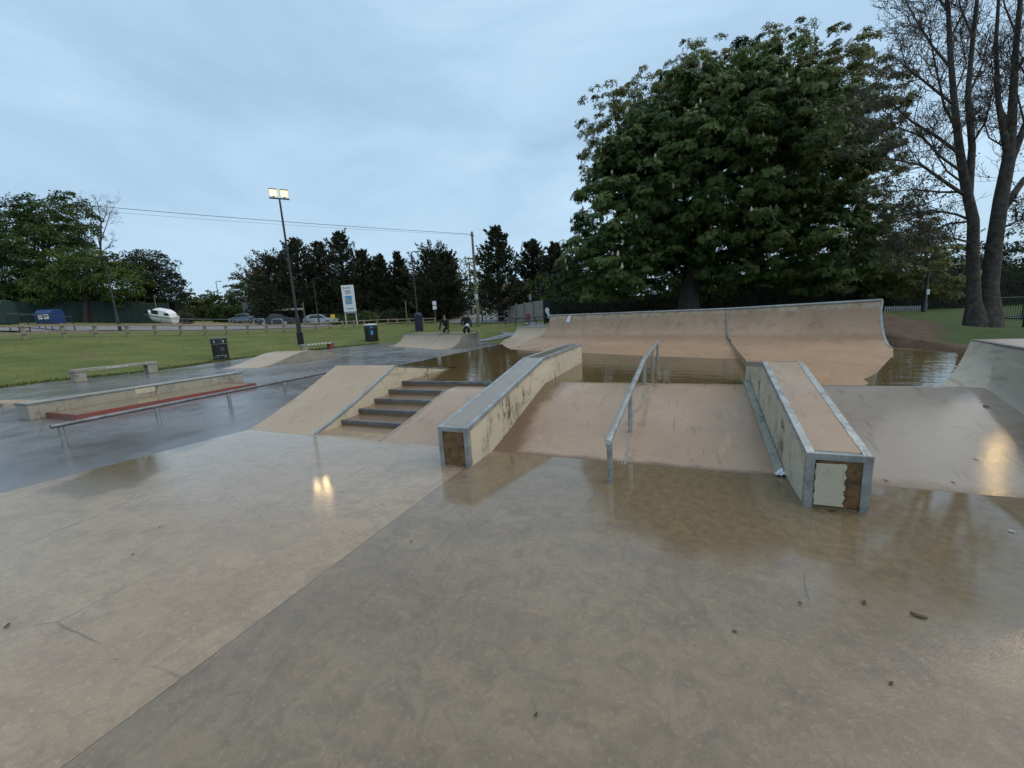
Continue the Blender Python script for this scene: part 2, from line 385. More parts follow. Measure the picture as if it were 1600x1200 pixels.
# ------------------------------------------------------------------ foliage helpers
def unit(a): return a/np.maximum(1e-9, np.linalg.norm(a, axis=-1, keepdims=True))
def rand_dirs(n): return unit(RNG.normal(size=(n, 3)))
def leaf_quads(P, D, L, Wd, tint, droop=.25, up=None):
    """rhombic leaves: base P, axis D, length L, width Wd (all arrays)"""
    n = len(P); L = np.broadcast_to(L, n)[:, None]; Wd = np.broadcast_to(Wd, n)[:, None]
    ref = rand_dirs(n) if up is None else up
    S = unit(np.cross(D, ref))
    mid = P+D*L*.5
    tip = P+D*L; tip[:, 2] -= (L[:, 0]*droop)
    V = np.stack([P, mid+S*Wd, tip, mid-S*Wd], 1).reshape(-1, 3)
    F = np.arange(4*n).reshape(n, 4)
    return V, F, np.repeat(tint, 4)
def stars(P, Nrm, L, k, tint, droop=.35, wr=.2):
    """palmate leaves: k leaflets spread round the axis Nrm"""
    n = len(P); ref = rand_dirs(n); t1 = unit(np.cross(Nrm, ref)); t2 = np.cross(Nrm, t1)
    Vs, Fs, Ts, o = [], [], [], 0
    L = np.broadcast_to(L, n)
    for j in range(k):
        a = 2*PI*j/k+RNG.uniform(-.2, .2, n)
        D = unit(t1*np.cos(a)[:, None]+t2*np.sin(a)[:, None]+Nrm*.12)
        V, F, T = leaf_quads(P, D, L*RNG.uniform(.8, 1.1, n), L*wr, tint+RNG.uniform(-.08, .08, n), droop, Nrm)
        Vs.append(V); Fs.append(F+o); Ts.append(T); o += len(V)
    return np.concatenate(Vs), np.concatenate(Fs), np.concatenate(Ts)
def join(parts):
    Vs, Fs, Ts, o = [], [], [], 0
    for V, F, T in parts: Vs.append(V); Fs.append(F+o); Ts.append(T); o += len(V)
    return np.concatenate(Vs), np.concatenate(Fs), np.concatenate(Ts)
def clump_points(env, nb, rb, per, shell=.55, flat=.75):
    """points on leafy clumps that fill the envelope ellipsoids; returns points, outward axes, clump tint"""
    P, N, T = [], [], []
    w = np.array([e[3]*e[4]*e[5] for e in env])**.67; w = w/w.sum()
    for (cx, cy, cz, rx, ry, rz), q in zip(env, w):
        n = max(3, int(nb*q)); d = rand_dirs(n); rr = RNG.uniform(shell, 1.0, n)[:, None]
        C = np.array([cx, cy, cz])+d*rr*np.array([rx, ry, rz])
        for c, dd in zip(C, d):
            r = rb*RNG.uniform(.6, 1.25); m = int(per*RNG.uniform(.7, 1.3))
            u = rand_dirs(m); u[:, 2] = np.where(u[:, 2] < -.3, -u[:, 2]*.6, u[:, 2]); u = unit(u+dd*.6)
            P.append(c+u*r*np.array([1, 1, flat])*RNG.uniform(.55, 1.05, (m, 1))); N.append(u)
            T.append(np.full(m, RNG.uniform(0, 1)))
    return np.concatenate(P), np.concatenate(N), np.concatenate(T)
def limb_path(a, b, sag=.0, wob=.12, n=6):
    a, b = np.array(a), np.array(b); L = np.linalg.norm(b-a); out = []
    for i in range(n):
        s = i/(n-1); p = a+(b-a)*s; p[2] += math.sin(PI*s)*sag*L
        if 0 < i < n-1: p += RNG.normal(size=3)*wob*L*.25
        out.append(tuple(p))
    return out
def trunk_mesh(base, top, r0, limbs, flare=1.35, lr=.35, n=10):
    mb = MB(); pth = limb_path(base, top, 0, .06, 7)
    pth[0] = (pth[0][0], pth[0][1], pth[0][2]-.4)
    mb.tube(pth, [r0*flare, r0*1.05, r0*.95, r0*.85, r0*.72, r0*.55, r0*.3], n)
    for tip in limbs:
        s = RNG.uniform(.35, .95); i = min(5, int(s*6)); q = np.array(pth[i])*(1-(s*6-i))+np.array(pth[i+1])*(s*6-i)
        r = r0*lr*RNG.uniform(.7, 1.2)
        mb.tube(limb_path(q, tip, .06, .2, 6), [r, r*.8, r*.62, r*.45, r*.3, r*.12], 6)
    return mb
def broad_tree(name, label, group, base, env, mat, nb, rb, per, L, r0, bark='bark', k=0, droop=.3, wr=.28, shell=.5, cat='tree', trunk_top=None, limbs=16, flowers=0):
    root = thing(name, base, label, cat, group)
    e0 = max(env, key=lambda e: e[3]*e[4]*e[5])
    env = [(base[0]+e[0], base[1]+e[1], base[2]+e[2], *e[3:]) for e in env]
    P, N, T = clump_points(env, nb, rb, per, shell)
    Ls = RNG.uniform(.75, 1.2, len(P))*L
    if k: V, F, tt = stars(P, unit(N+rand_dirs(len(P))*.55+np.array([0, 0, .2])), Ls, k, T, droop, wr)
    else: V, F, tt = leaf_quads(P, unit(N*.6+rand_dirs(len(P))), Ls, Ls*wr, T+RNG.uniform(-.15, .15, len(P)), droop)
    np_mesh('crown', V, F, mat, root, tt)
    c = np.array(trunk_top if trunk_top else (base[0]+e0[0], base[1]+e0[1], base[2]+e0[2]+e0[5]*.45))
    tips = P[RNG.choice(len(P), limbs)]
    trunk_mesh(tuple(base), tuple(c), r0, [tuple(c*.2+q*.8) for q in tips]).build('trunk', bark, root, True)
    if flowers:
        idx = RNG.choice(len(P), flowers*6); idx = [i for i in idx if N[i][2] > -.1 and P[i][1] < base[1]+2.5 and RNG.uniform() < 1.15-(P[i][2]-base[2])/13][:flowers]
        vv = MB()
        for i in idx:
            p = P[i]+N[i]*.2; h = RNG.uniform(.2, .32)
            vv.lathe([(.02, 0), (.07, h*.25), (.05, h*.6), (.01, h)], 5, tuple(p))
        vv.build('blossom', M['blossom'], root)['kind'] = 'stuff'
    return root
def conifer(name, label, group, base, H, R, mat, nbr=90, per=55, low=.06, L=.5, sharp=.9, cat='conifer', lean=0):
    root = thing(name, base, label, cat, group)
    b = np.array(base); P, D, T = [], [], []
    for i in range(nbr):
        s = low+(1-low)*(i+RNG.uniform(0, 1))/nbr*.98
        r = R*max(.04, (1-s)**sharp)*RNG.uniform(.5, 1.25); az = RNG.uniform(0, 2*PI); el = rad(RNG.uniform(6, 30)+s*32)
        d = np.array([math.cos(az)*math.cos(el), math.sin(az)*math.cos(el), math.sin(el)])
        o = b+np.array([lean*s, 0, H*s*.93]); ln = r/max(.35, math.cos(el)); m = int(per*(.35+.9*r/R)); m = max(m, 8)
        q = RNG.uniform(.15, 1.0, m)**.7
        sd = unit(np.cross(d, [0, 0, 1])[None])[0]
        wdt = .30*ln*(1.05-q)*RNG.normal(size=m)
        pts = o+d*(q*ln)[:, None]+sd*wdt[:, None]+np.array([0, 0, 1])*(RNG.normal(size=m)*.05*ln-.0)[:, None]
        P.append(pts); D.append(unit(d+rand_dirs(m)*.55+np.array([0, 0, .15]))); T.append(np.full(m, RNG.uniform(0, 1))+RNG.uniform(-.15, .15, m))
    P, D, T = np.concatenate(P), np.concatenate(D), np.concatenate(T)
    Ls = L*RNG.uniform(.7, 1.3, len(P))
    V, F, tt = leaf_quads(P, D, Ls, Ls*.2, T, .05)
    np_mesh('crown', V, F, mat, root, tt)
    MB().tube([(base[0], base[1], base[2]-.5), (base[0]+lean*.5, base[1], base[2]+H*.5), (base[0]+lean, base[1], base[2]+H*.97)], [R*.09+.08, R*.06+.04, .02], 8).build('trunk', 'bark', root, True)
    return root
def bush(name, label, group, base, r, mat, nb, rb, per, L, cat='bush'):
    root = thing(name, base, label, cat, group)
    env = [(base[0], base[1], base[2]+r[2]*.45, r[0], r[1], r[2]*.6)]
    P, N, T = clump_points(env, nb, rb, per, .3)
    P[:, 2] = np.maximum(P[:, 2], base[2]-.2)
    Ls = RNG.uniform(.75, 1.2, len(P))*L
    V, F, tt = leaf_quads(P, unit(N*.6+rand_dirs(len(P))), Ls, Ls*.3, T+RNG.uniform(-.15, .15, len(P)), .2)
    np_mesh('foliage', V, F, mat, root, tt)
    mb = MB()
    for i in range(5):
        a = RNG.uniform(0, 2*PI)
        mb.tube(limb_path((base[0], base[1], base[2]-.3), (base[0]+math.cos(a)*r[0]*.6, base[1]+math.sin(a)*r[1]*.6, base[2]+r[2]*.7), 0, .2, 5), [.07, .06, .05, .035, .015], 5)
    mb.build('stem', 'bark', root)
    return root
def hedge(name, label, p0, p1, h, th, mat, dens, L, wav=.12, cat='hedge', z0=None, group=None):
    a, b = np.array(p0), np.array(p1); root = thing(name, tuple(a*.5+b*.5), label, cat, group)
    d = b-a; ln = np.linalg.norm(d[:2]); u = np.array([d[0], d[1], 0])/ln; w = np.array([-u[1], u[0], 0])
    n = int(dens*ln*(2*h+th)); q = RNG.uniform(0, 1, n); pick = RNG.uniform(0, 2*h+th, n)
    side = np.where(pick < h, -1, np.where(pick < 2*h, 1, 0)); zz = np.where(side == 0, h, RNG.uniform(0, 1, n)*h)
    off = np.where(side == 0, RNG.uniform(-.5, .5, n)*th, side*th*.5)
    bul = np.sin(q*ln*2.1)*wav*.5+np.sin(q*ln*5.3+zz*3)*wav*.4+RNG.normal(size=n)*wav*.5
    nr = np.where((side == 0)[:, None], np.array([0, 0, 1.0]), w*side[:, None])
    P = a+d*q[:, None]+w*off[:, None]+np.array([0, 0, 1.0])*zz[:, None]+nr*bul[:, None]
    Ls = L*RNG.uniform(.7, 1.3, n)
    V, F, tt = leaf_quads(P, unit(nr*.7+rand_dirs(n)), Ls, Ls*.3, np.clip(.5+.5*np.sin(q*ln*1.3+zz*2)+RNG.normal(size=n)*.3, 0, 1), .15)
    np_mesh('foliage', V, F, mat, root, tt)
    t2 = th*.5-.16
    qd = [tuple(a+w*t2), tuple(b+w*t2), tuple(b-w*t2), tuple(a-w*t2)]
    MB().prism(qd, (0, 0, -.5), (0, 0, h-.15)).build('branch_core', M['core'], root)
    return root
M['core'] = simple('inner_branches', (.018, .02, .011), .95, 0, .4, 3, .5)
t = NT('blossom_white'); t.P(color=(.50, .42, .33), rough=.7); M['blossom'] = t.m
M['lf_chest'] = leaf_mat('chestnut_leaves', (.040, .068, .020), (.130, .175, .055), .3, .5)
M['lf_plane'] = leaf_mat('light_leaves', (.10, .118, .038), (.20, .205, .085), .3)
M['lf_mid'] = leaf_mat('mid_green_leaves', (.034, .055, .018), (.085, .125, .036), .28)
M['lf_bright'] = leaf_mat('bright_green_leaves', (.055, .088, .022), (.115, .16, .045), .3)
M['lf_dark'] = leaf_mat('dark_leaves', (.022, .032, .018), (.046, .055, .032), .15)
M['lf_con'] = leaf_mat('conifer_needles', (.023, .030, .018), (.066, .070, .038), .1, .6)
M['lf_hedge'] = leaf_mat('hedge_leaves', (.016, .030, .013), (.040, .062, .022), .15)
M['lf_bush'] = leaf_mat('bush_leaves', (.045, .065, .022), (.105, .135, .045), .25)
M['lf_grey'] = leaf_mat('grey_green_leaves', (.05, .062, .038), (.09, .10, .06), .25)
M['lf_sparse'] = leaf_mat('young_leaves', (.035, .042, .014), (.075, .078, .028), .25)

# ------------------------------------------------------------------ ground
EDGE_PX = [(0, 607), (60, 599), (115, 593), (170, 588), (240, 580), (300, 572), (330, 567), (390, 559), (450, 552.5), (520, 544), (560, 540.5), (592, 537)]
edge = [tuple(at(x, y, 0))[:2] for x, y in EDGE_PX]
edge = [(edge[0][0]-.4, -9)]+edge
ASPH = edge+[(-21.5, 29.6), (-15, 26.0), (-10.6, 22.6), (-6.8, 17.5), (-6.0, 16.0), (-6.0, 5.2), (-6.45, 4.3), (-6.62, 4.06), (-6.98, 1.0), (-7.2, -9)]
PARK = edge+[(-21.5, 29.6), (-15, 26.0), (-10.6, 22.6), (-7.2, 19.2), (4.2, 11.9), (4.6, 10.6), (5.6, 8.6), (8, 6.5), (8, -9)]
def seg_dist(px, py, poly):
    d = np.full(px.shape, 1e9)
    for (x0, y0), (x1, y1) in zip(poly, poly[1:]+poly[:1]):
        dx, dy = x1-x0, y1-y0; t_ = np.clip(((px-x0)*dx+(py-y0)*dy)/(dx*dx+dy*dy+1e-12), 0, 1)
        d = np.minimum(d, np.hypot(px-x0-t_*dx, py-y0-t_*dy))
    return d
def inside(px, py, poly):
    c = np.zeros(px.shape, bool)
    for (x0, y0), (x1, y1) in zip(poly, poly[1:]+poly[:1]):
        cond = ((y0 > py) != (y1 > py))
        xx = (x1-x0)*(py-y0)/(y1-y0+1e-12)+x0
        c ^= cond & (px < xx)
    return c
FENCE_PX = [(39, 530), (101, 527.5), (151, 527), (201, 526), (244, 525), (284, 524.5), (322, 524), (355, 523.5), (389, 522.3), (418, 521.3), (445, 520), (470, 518.6), (495, 516.5), (515.6, 515), (536, 513.5), (554, 512.3), (570, 511), (590, 509.5), (607, 508.6), (621, 508), (640, 507), (662, 506), (680, 505.3)]
def fence_at(px, py):                                # the fence runs along X = -34.5
    return atx(px, py, -34.5)
ctl = [tuple(fence_at(x, y)) for x, y in FENCE_PX]
far = [(-60, 512, 30), (60, 511, 31), (250, 508, 45), (100, 503.5, 50), (0, 505, 50), (-150, 508, 45), (350, 503, 75), (500, 509, 55), (552, 506, 50), (600, 504, 62), (747, 510, 42), (716, 497, 62),
       (770, 491, 90), (790, 482, 130), (700, 491, 95), (820, 503, 45), (850, 500, 40), (1075, 500, 22), (1200, 494, 22), (960, 500, 26), (1525, 512, 12), (1570, 508, 13), (1400, 488, 22), (1470, 496, 19), (1470, 482, 30), (1600, 500, 15),
       (1405, 487, 10.6), (1422, 500, 10.8), (1440, 500, 11.5), (1450, 520, 10.4), (1480, 538, 9.2), (700, 519, 33), (760, 521, 33), (860, 521, 30), (800, 516, 36), (300, 470, 160), (700, 480, 180), (1200, 440, 120), (1700, 420, 120), (-300, 500, 120)]
ctl += [tuple(pd(*q)) for q in far]
ctl += [(x, y, 0.0) for x, y in edge[::2]]+[(-30, -8, 1.9), (-34.5, -8, 2.2), (-60, -20, 4), (0, -40, 0), (40, -30, 0), (15, 0, .5), (15, 8, .45), (8.6, 7.2, .5), (-21.5, 29.7, 0.0), (-15, 26.1, 0.0), (-10.6, 22.7, .0), (-7.6, 19.5, .42), (0, 15.4, .75), (4.6, 12.6, .8), (4.9, 11.0, .55), (5.2, 9.6, .46), (6.5, 8.2, .46), (9, 9.5, .45), (60, 40, 1), (120, 200, 6), (-200, 60, 10), (-150, 300, 8), (0, 400, 6), (300, 0, 2), (-200, -200, 4), (200, -300, 0)]
ctl = np.array(ctl)
def tps_fit(C, lam=.02):
    n = len(C); X = C[:, :2]
    r = np.linalg.norm(X[:, None]-X[None], axis=2)
    K = r                                             # linear kernel: no overshoot
    A = np.zeros((n+1, n+1)); A[:n, :n] = -K+np.eye(n)*lam; A[:n, n] = 1; A[n, :n] = 1
    return X, np.linalg.solve(A, np.concatenate([C[:, 2], [0]]))
_X, _W = tps_fit(ctl)
def terr_raw(x, y):
    x = np.asarray(x, float); y = np.asarray(y, float); sh = x.shape; x = x.ravel(); y = y.ravel(); out = np.zeros(len(x))
    for i in range(0, len(x), 20000):
        q = np.stack([x[i:i+20000], y[i:i+20000]], 1)
        out[i:i+20000] = -np.linalg.norm(q[:, None]-_X[None], axis=2)@_W[:-1]+_W[-1]
    return out.reshape(sh)
def terr(x, y):
    z = terr_raw(x, y); x = np.asarray(x, float); y = np.asarray(y, float)
    d = seg_dist(x, y, PARK); ins = inside(x, y, PARK)
    z = np.where(ins, np.minimum(-.02-.25*np.clip(d/.8, 0, 1), z), z)
    lowside = (x < -9)
    z = np.where(~ins & lowside, z*np.clip(d/3.0, 0, 1)**.8*1.0+(1-np.clip(d/3.0, 0, 1)**.8)*.012, z)
    return z
def tz(x, y): return float(terr(np.array([x]), np.array([y]))[0])
def spaced(lo, hi, f0, f1, step, grow=1.22):
    v = list(np.arange(f0, f1+1e-6, step)); s = step
    while v[-1] < hi: s *= grow; v.append(v[-1]+s)
    s = step
    while v[0] > lo: s *= grow; v.insert(0, v[0]-s)
    return np.array(v)
gx = spaced(-900, 900, -42, 18, .45); gy = spaced(-300, 1600, -6, 60, .45)
GX, GY = np.meshgrid(gx, gy, indexing='ij')
GZ = terr(GX, GY)
DIRT = [(3.9, 11.5), (4.3, 10.2), (5.4, 8.4), (7.0, 7.4)]+[tuple(pd(x, y, D))[:2] for x, y, D in [(1500, 545, 8.5), (1470, 527, 10.2), (1446, 508, 12), (1425, 493, 14), (1400, 488, 14.5)]]+[(3.5, 16.5), (2.5, 14)]
DRY = [tuple(pd(x, y, D))[:2] for x, y, D in [(225, 514, 38), (300, 513, 42), (430, 509, 46), (430, 503, 70), (300, 499, 70), (215, 506, 48)]]
DRY2 = [tuple(pd(x, y, D))[:2] for x, y, D in [(590, 524, 31), (640, 519, 36), (720, 515, 38), (750, 519, 34), (740, 524, 30), (650, 528, 28)]]
def soft(poly, w): 
    d = seg_dist(GX, GY, poly); return np.where(inside(GX, GY, poly), .5+.5*np.clip(d/w, 0, 1), .5-.5*np.clip(d/w, 0, 1))
dirt = soft(DIRT, .8); dry = np.maximum(soft(DRY, 3), soft(DRY2, 1.5)*.85)
ni, nj = GX.shape
idx = np.arange(ni*nj).reshape(ni, nj)
Fq = np.stack([idx[:-1, :-1], idx[1:, :-1], idx[1:, 1:], idx[:-1, 1:]], -1).reshape(-1, 4)
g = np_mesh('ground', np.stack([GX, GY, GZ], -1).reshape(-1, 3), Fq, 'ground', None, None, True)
tree_shade = np.clip((GX-1.5)/4, 0, 1)*np.clip((GY-5)/4, 0, 1)  # tree shade painted into the lawn colour behind the right-hand ramps
for nm, arr in (('dirt', dirt), ('dry', dry), ('tree_shade', tree_shade)):
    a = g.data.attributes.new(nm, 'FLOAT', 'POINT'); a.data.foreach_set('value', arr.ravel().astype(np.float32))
struct(g)

# grass blades on the bank
n = 16000
bx = RNG.uniform(-34.6, -22, n); by = RNG.uniform(-1, 46, n)
ok = ~inside(bx, by, PARK) & (RNG.uniform(0, 1, n) < 1.1-np.clip((by-10)/45, 0, .8)); bx, by = bx[ok], by[ok]
bz = terr(bx, by); nb_ = len(bx); ex, ey = bx, by
D = unit(np.stack([RNG.normal(size=nb_)*.5, RNG.normal(size=nb_)*.5, np.ones(nb_)], 1))
L = RNG.uniform(.03, .065, nb_)
V, F, T = leaf_quads(np.stack([bx, by, bz-.01], 1), D, L, L*.22, RNG.uniform(0, 1, nb_), .1)
ev, es_ = [], []
for (x0, y0), (x1, y1) in zip(edge[:-1], edge[1:]):
    k_ = int(math.hypot(x1-x0, y1-y0)*170); q = RNG.uniform(0, 1, k_); off = np.abs(RNG.normal(size=k_))*.3-.18*(.5+.5*np.sin(q*23+x0*3))*RNG.uniform(0, 1, k_)
    ev.append(np.stack([x0+(x1-x0)*q-off, y0+(y1-y0)*q+off*.2, np.full(k_, .0)], 1))
ev = np.concatenate(ev); ev[:, 2] = np.maximum(terr(ev[:, 0], ev[:, 1]), -.01); ke = len(ev)
D2 = unit(np.stack([RNG.normal(size=ke)*.6+.25, RNG.normal(size=ke)*.5, np.ones(ke)], 1)); L2_ = RNG.uniform(.06, .17, ke)
V, F, T = join([(V, F, T), leaf_quads(ev, D2, L2_, L2_*.16, RNG.uniform(0, 1, ke), .25)])
o = np_mesh('grass', V, F, 'grass', None, T); tag(o, 'short green grass covering the bank beside the asphalt', 'grass', kind='stuff')

def flat_poly(name, poly, z0, z1, mat):
    mb = MB(); mb.prism([(x, y, 0) for x, y in poly], (0, 0, z0), (0, 0, z1)); o = mb.build(name, mat); struct(o); return o
flat_poly('asphalt_court', ASPH, -.3, 0.0, 'asphalt')
def drape(name, rows, mat, lift=.03, sub=8):
    """rows: list of (left, right) pixel+distance picks, laid on the terrain"""
    P = []
    for i in range(len(rows)-1):
        for s in range(sub if i < len(rows)-2 else sub+1):
            f = s/sub; row = []
            for q in range(5):
                def pt(r): a, b = Vector(pd(*r[0])), Vector(pd(*r[1])); return a.lerp(b, q/4)
                p = pt(rows[i]).lerp(pt(rows[i+1]), f); row.append(p)
            P.append(row)
    for row in P:
        for p in row: p.z = tz(p.x, p.y)+lift
    o = MB().grid(P).build(name, mat, None, True); struct(o); return o
drape('road', [((705, 506, 52), (850, 507, 40)), ((700, 499, 66), (830, 500, 52)), ((690, 495, 82), (800, 493, 80)), ((765, 487, 110), (805, 484, 115))], 'road', .06)
drape('car_park', [((-160, 531, 26.5), (-160, 512, 33)), ((39, 526, 25.5), (20, 510, 34)), ((160, 522.5, 29), (120, 513, 36)), ((250, 520, 32), (230, 514, 38)), ((420, 515, 40), (430, 509, 47)), ((520, 511, 47), (520, 506, 55))], 'road', .05)
drape('path', [((742, 529, 27), (742, 523.5, 29)), ((800, 522, 30), (790, 518, 32)), ((850, 515, 33), (830, 511, 36)), ((850, 508, 38), (815, 506, 41))], 'path', .04)
drape('path', [((880, 533, 23), (880, 526, 25)), ((830, 524, 28.5), (815, 518, 31)), ((790, 520, 31), (780, 516, 34))], 'path', .046)

# floor slabs with water film, muddy water and painted reflections
def film_slab(name, x0, x1, y0, y1, mat, muds, xl=None):
    st = .04; xs = np.arange(x0, x1+st*.5, st); ys = np.arange(y0, y1+st*.5, st); xs[-1] = x1; ys[-1] = y1
    X, Y = np.meshgrid(xs, ys, indexing='ij')
    if xl is not None:                                 # left edge follows the joint with the asphalt
        e = xl(Y); X = e+(X-x0)*(x1-e)/(x1-x0)
    ii, jj = X.shape; ix = np.arange(ii*jj).reshape(ii, jj)
    Z = np.full(X.shape, .004)
    Fq = np.stack([ix[:-1, :-1], ix[1:, :-1], ix[1:, 1:], ix[:-1, 1:]], -1).reshape(-1, 4)
    o = np_mesh(name, np.stack([X, Y, Z], -1).reshape(-1, 3), Fq, mat)
    mud = np.zeros(X.shape)
    for poly, w, k in muds:
        d = seg_dist(X, Y, poly); mud = np.maximum(mud, k*np.where(inside(X, Y, poly), .5+.5*np.clip(d/w, 0, 1), .5-.5*np.clip(d/w, 0, 1)))
    film = np.clip((Y-1.5)/1.2, .0, 1)*np.where(X < -2.2, .97, 1.0)
    for nm, arr in (('mud', mud), ('film', film)):
        a = o.data.attributes.new(nm, 'FLOAT', 'POINT'); a.data.foreach_set('value', arr.ravel().astype(np.float32))
    struct(o); return o
def wpoly(px): return [tuple(at(x, y, 0))[:2] for x, y in px]
MUD1 = wpoly([(55, 772), (120, 745), (190, 712), (240, 706), (262, 712), (258, 735), (215, 760), (130, 778)])
MUD2 = wpoly([(240, 700), (300, 684), (345, 686), (320, 698), (270, 712)])
film_slab('concrete_floor', -6.98, -2.157, -7, 4.66, 'slab_w', [(MUD1, .25, .95), (MUD2, .12, .7)], lambda Y: np.where(Y < 4.06, -6.98+(Y-1.0)*.118, -6.62+0*Y))
MUD_REFLECT = wpoly([(690, 792), (745, 795), (800, 768), (862, 722), (905, 724), (925, 790), (1000, 858), (1100, 885), (1230, 888), (1350, 945), (1500, 985), (1680, 1030)])+[(3.4, 4.35), (-2.12, 4.3)]  # silt tint outlined by the ledge and tree reflections, painting in their darker tone
film_slab('concrete_floor', -2.154, 7.5, -7, 4.30, 'slab_c', [(MUD_REFLECT, .34, .68)])
flat_poly('slab_base', [(-7.0, -7), (7.5, -7), (7.5, 4.7), (-6.6, 4.7), (-6.6, 4.0)], -.3, -.006, 'slab_c')

# ------------------------------------------------------------------ skate park: platform, banks, steps
PZ, YB, YC = .465, 4.08, 6.25
flat_poly('platform', [(-7.2, 6.28), (3.9, 6.28), (4.9, 9.0), (4.6, 10.7), (4.0, 11.8), (-7.0, 19.0), (-7.2, 19.0)], -.2, .445, 'platform')
def bank_z(y):
    s = min(1, max(0, (y-YB)/(YC-YB))); return PZ*(s*.86+.14*s*s*(3-2*s)) if s > 0 else 0
def mud_attr(o, fn):
    a = o.data.attributes.new('mud', 'FLOAT', 'POINT'); a.data.foreach_set('value', np.array([fn(v.co.x, v.co.y) for v in o.data.vertices], dtype=np.float32)); return o
def bank_grid(x0, x1, y0=YB, y1=YC, zf=bank_z, n=60, m=56, lip=.06):
    P = []
    for i in range(m+1):
        x = x0+(x1-x0)*i/m
        P.append([(x, y0+(y1-y0)*j/n, zf(y0+(y1-y0)*j/n)+.005) for j in range(n+1)]+[(x, y1+lip, zf(y1)+.005)])
    return P
o = MB().solid(bank_grid(-2.30, 1.12), -.1).build('bank_ramp', 'bank', None, True, 0, 30); mud_attr(o, lambda x, y: max(0, 1-(y-4.05)/.16, 1.25-(x+2.09)/.42+.2*math.sin(y*2.1), .55-abs(x-(-.36-.05*(6.2-y)))/.16, (y-5.95)/.6))
tag(o, 'wet brown concrete bank between the two ledges, with the steel rail down its middle', 'bank ramp')
o = MB().solid(bank_grid(1.12, 3.45), -.1).build('bank_ramp', 'bank_d', None, True, 0, 30); mud_attr(o, lambda x, y: max(0, .9-(y-4.05)/.3, (x-2.25)/1.0*(.55+.15*math.sin(y*3))))
tag(o, 'greyish wet concrete bank running from the thick ledge to the pale curved wall at right', 'bank ramp')
o = MB().solid([[(x, y, z) for y, z in [(4.08, .004), (4.3, .035), (4.6, .092), (5.2, .222), (5.72, .352), (5.85, .380), (6.20, .388)]] for x in (-3.83, -3.4, -2.9, -2.28)], -.1).build('bank_ramp', 'bank', None, True, 0, 30)
tag(o, 'small tan concrete bank squeezed between the steps and the narrow ledge', 'bank ramp')
# bank left of the steps
def hump_z(y):
    if y < 6.1: s = (y-4.06)/2.04; return .80*(s*.72+.28*s*s*(1.6-.6*s))
    return .80-.335*min(1, (y-6.1)/2.0)
root = thing('bank_ramp', (-5.87, 6.1, 0), 'tall tan concrete bank left of the steps, steel edged, with cream side wall', 'bank ramp')
ys = [4.06+2.04*j/16 for j in range(17)]+[6.16]+[6.1+2.0*j/5 for j in range(1, 6)]
P = []
for i in range(9):
    f = i/8; P.append([(-6.60-.08*min(1, max(0, (y-4.06)/2.04))+f*(1.43+.08*min(1, max(0, (y-4.06)/2.04))), y, hump_z(y)+.006) for y in ys])
MB().solid(P, -.1).build('ramp_body', 'ramp_l', root, True, 0, 30)
pth = [(y, hump_z(y)+.008) for y in ys]
MB().xprism([(4.2, -.05)]+[(y, z-.01) for y, z in pth if y > 4.15]+[(8.1, -.05)], -5.17, -5.125).build('side_wall', 'cream', root)
MB().strip(pth[:18], .035, -5.172, -5.117).build('edge_trim', 'galv', root)
MB().strip(pth[17:], .035, -5.172, -5.117).build('edge_trim', 'galv_d', root)
mb = MB().strip(pth[:17], .004, -5.20, -5.172)
# steps
root = thing('stair_set', (-4.5, 5.2, 0), 'five low concrete steps with steel nosings and muddy treads', 'steps')
YS = [4.63, 5.03, 5.43, 5.83, 6.24, 6.60]
for k in range(5):
    zt = PZ*(k+1)/5; x1 = -3.832 if k < 4 else -2.44
    if k == 3: x1 = -3.835
    st = MB().box(-5.124, x1, YS[k]+.006, YS[k+1]+(.02 if k < 4 else 0), -.05, zt-.006).build('step', 'step', root)
    mb = MB().box(-5.122, x1-.002, YS[k], YS[k]+.055, zt-.005, zt).box(-5.122, x1-.002, YS[k]-.003, YS[k]+.005, zt-.042, zt-.0051)
    mb.build('nosing', 'galv_d', st)
root2 = MB().strip([(4.08, .012), (4.3, .043), (4.6, .100), (5.2, .230), (5.72, .360), (5.85, .388)], .03, -3.862, -3.832).build('edge_strip', 'old', None)
tag(root2, 'thin raised concrete kerb up the right side of the steps', 'kerb')

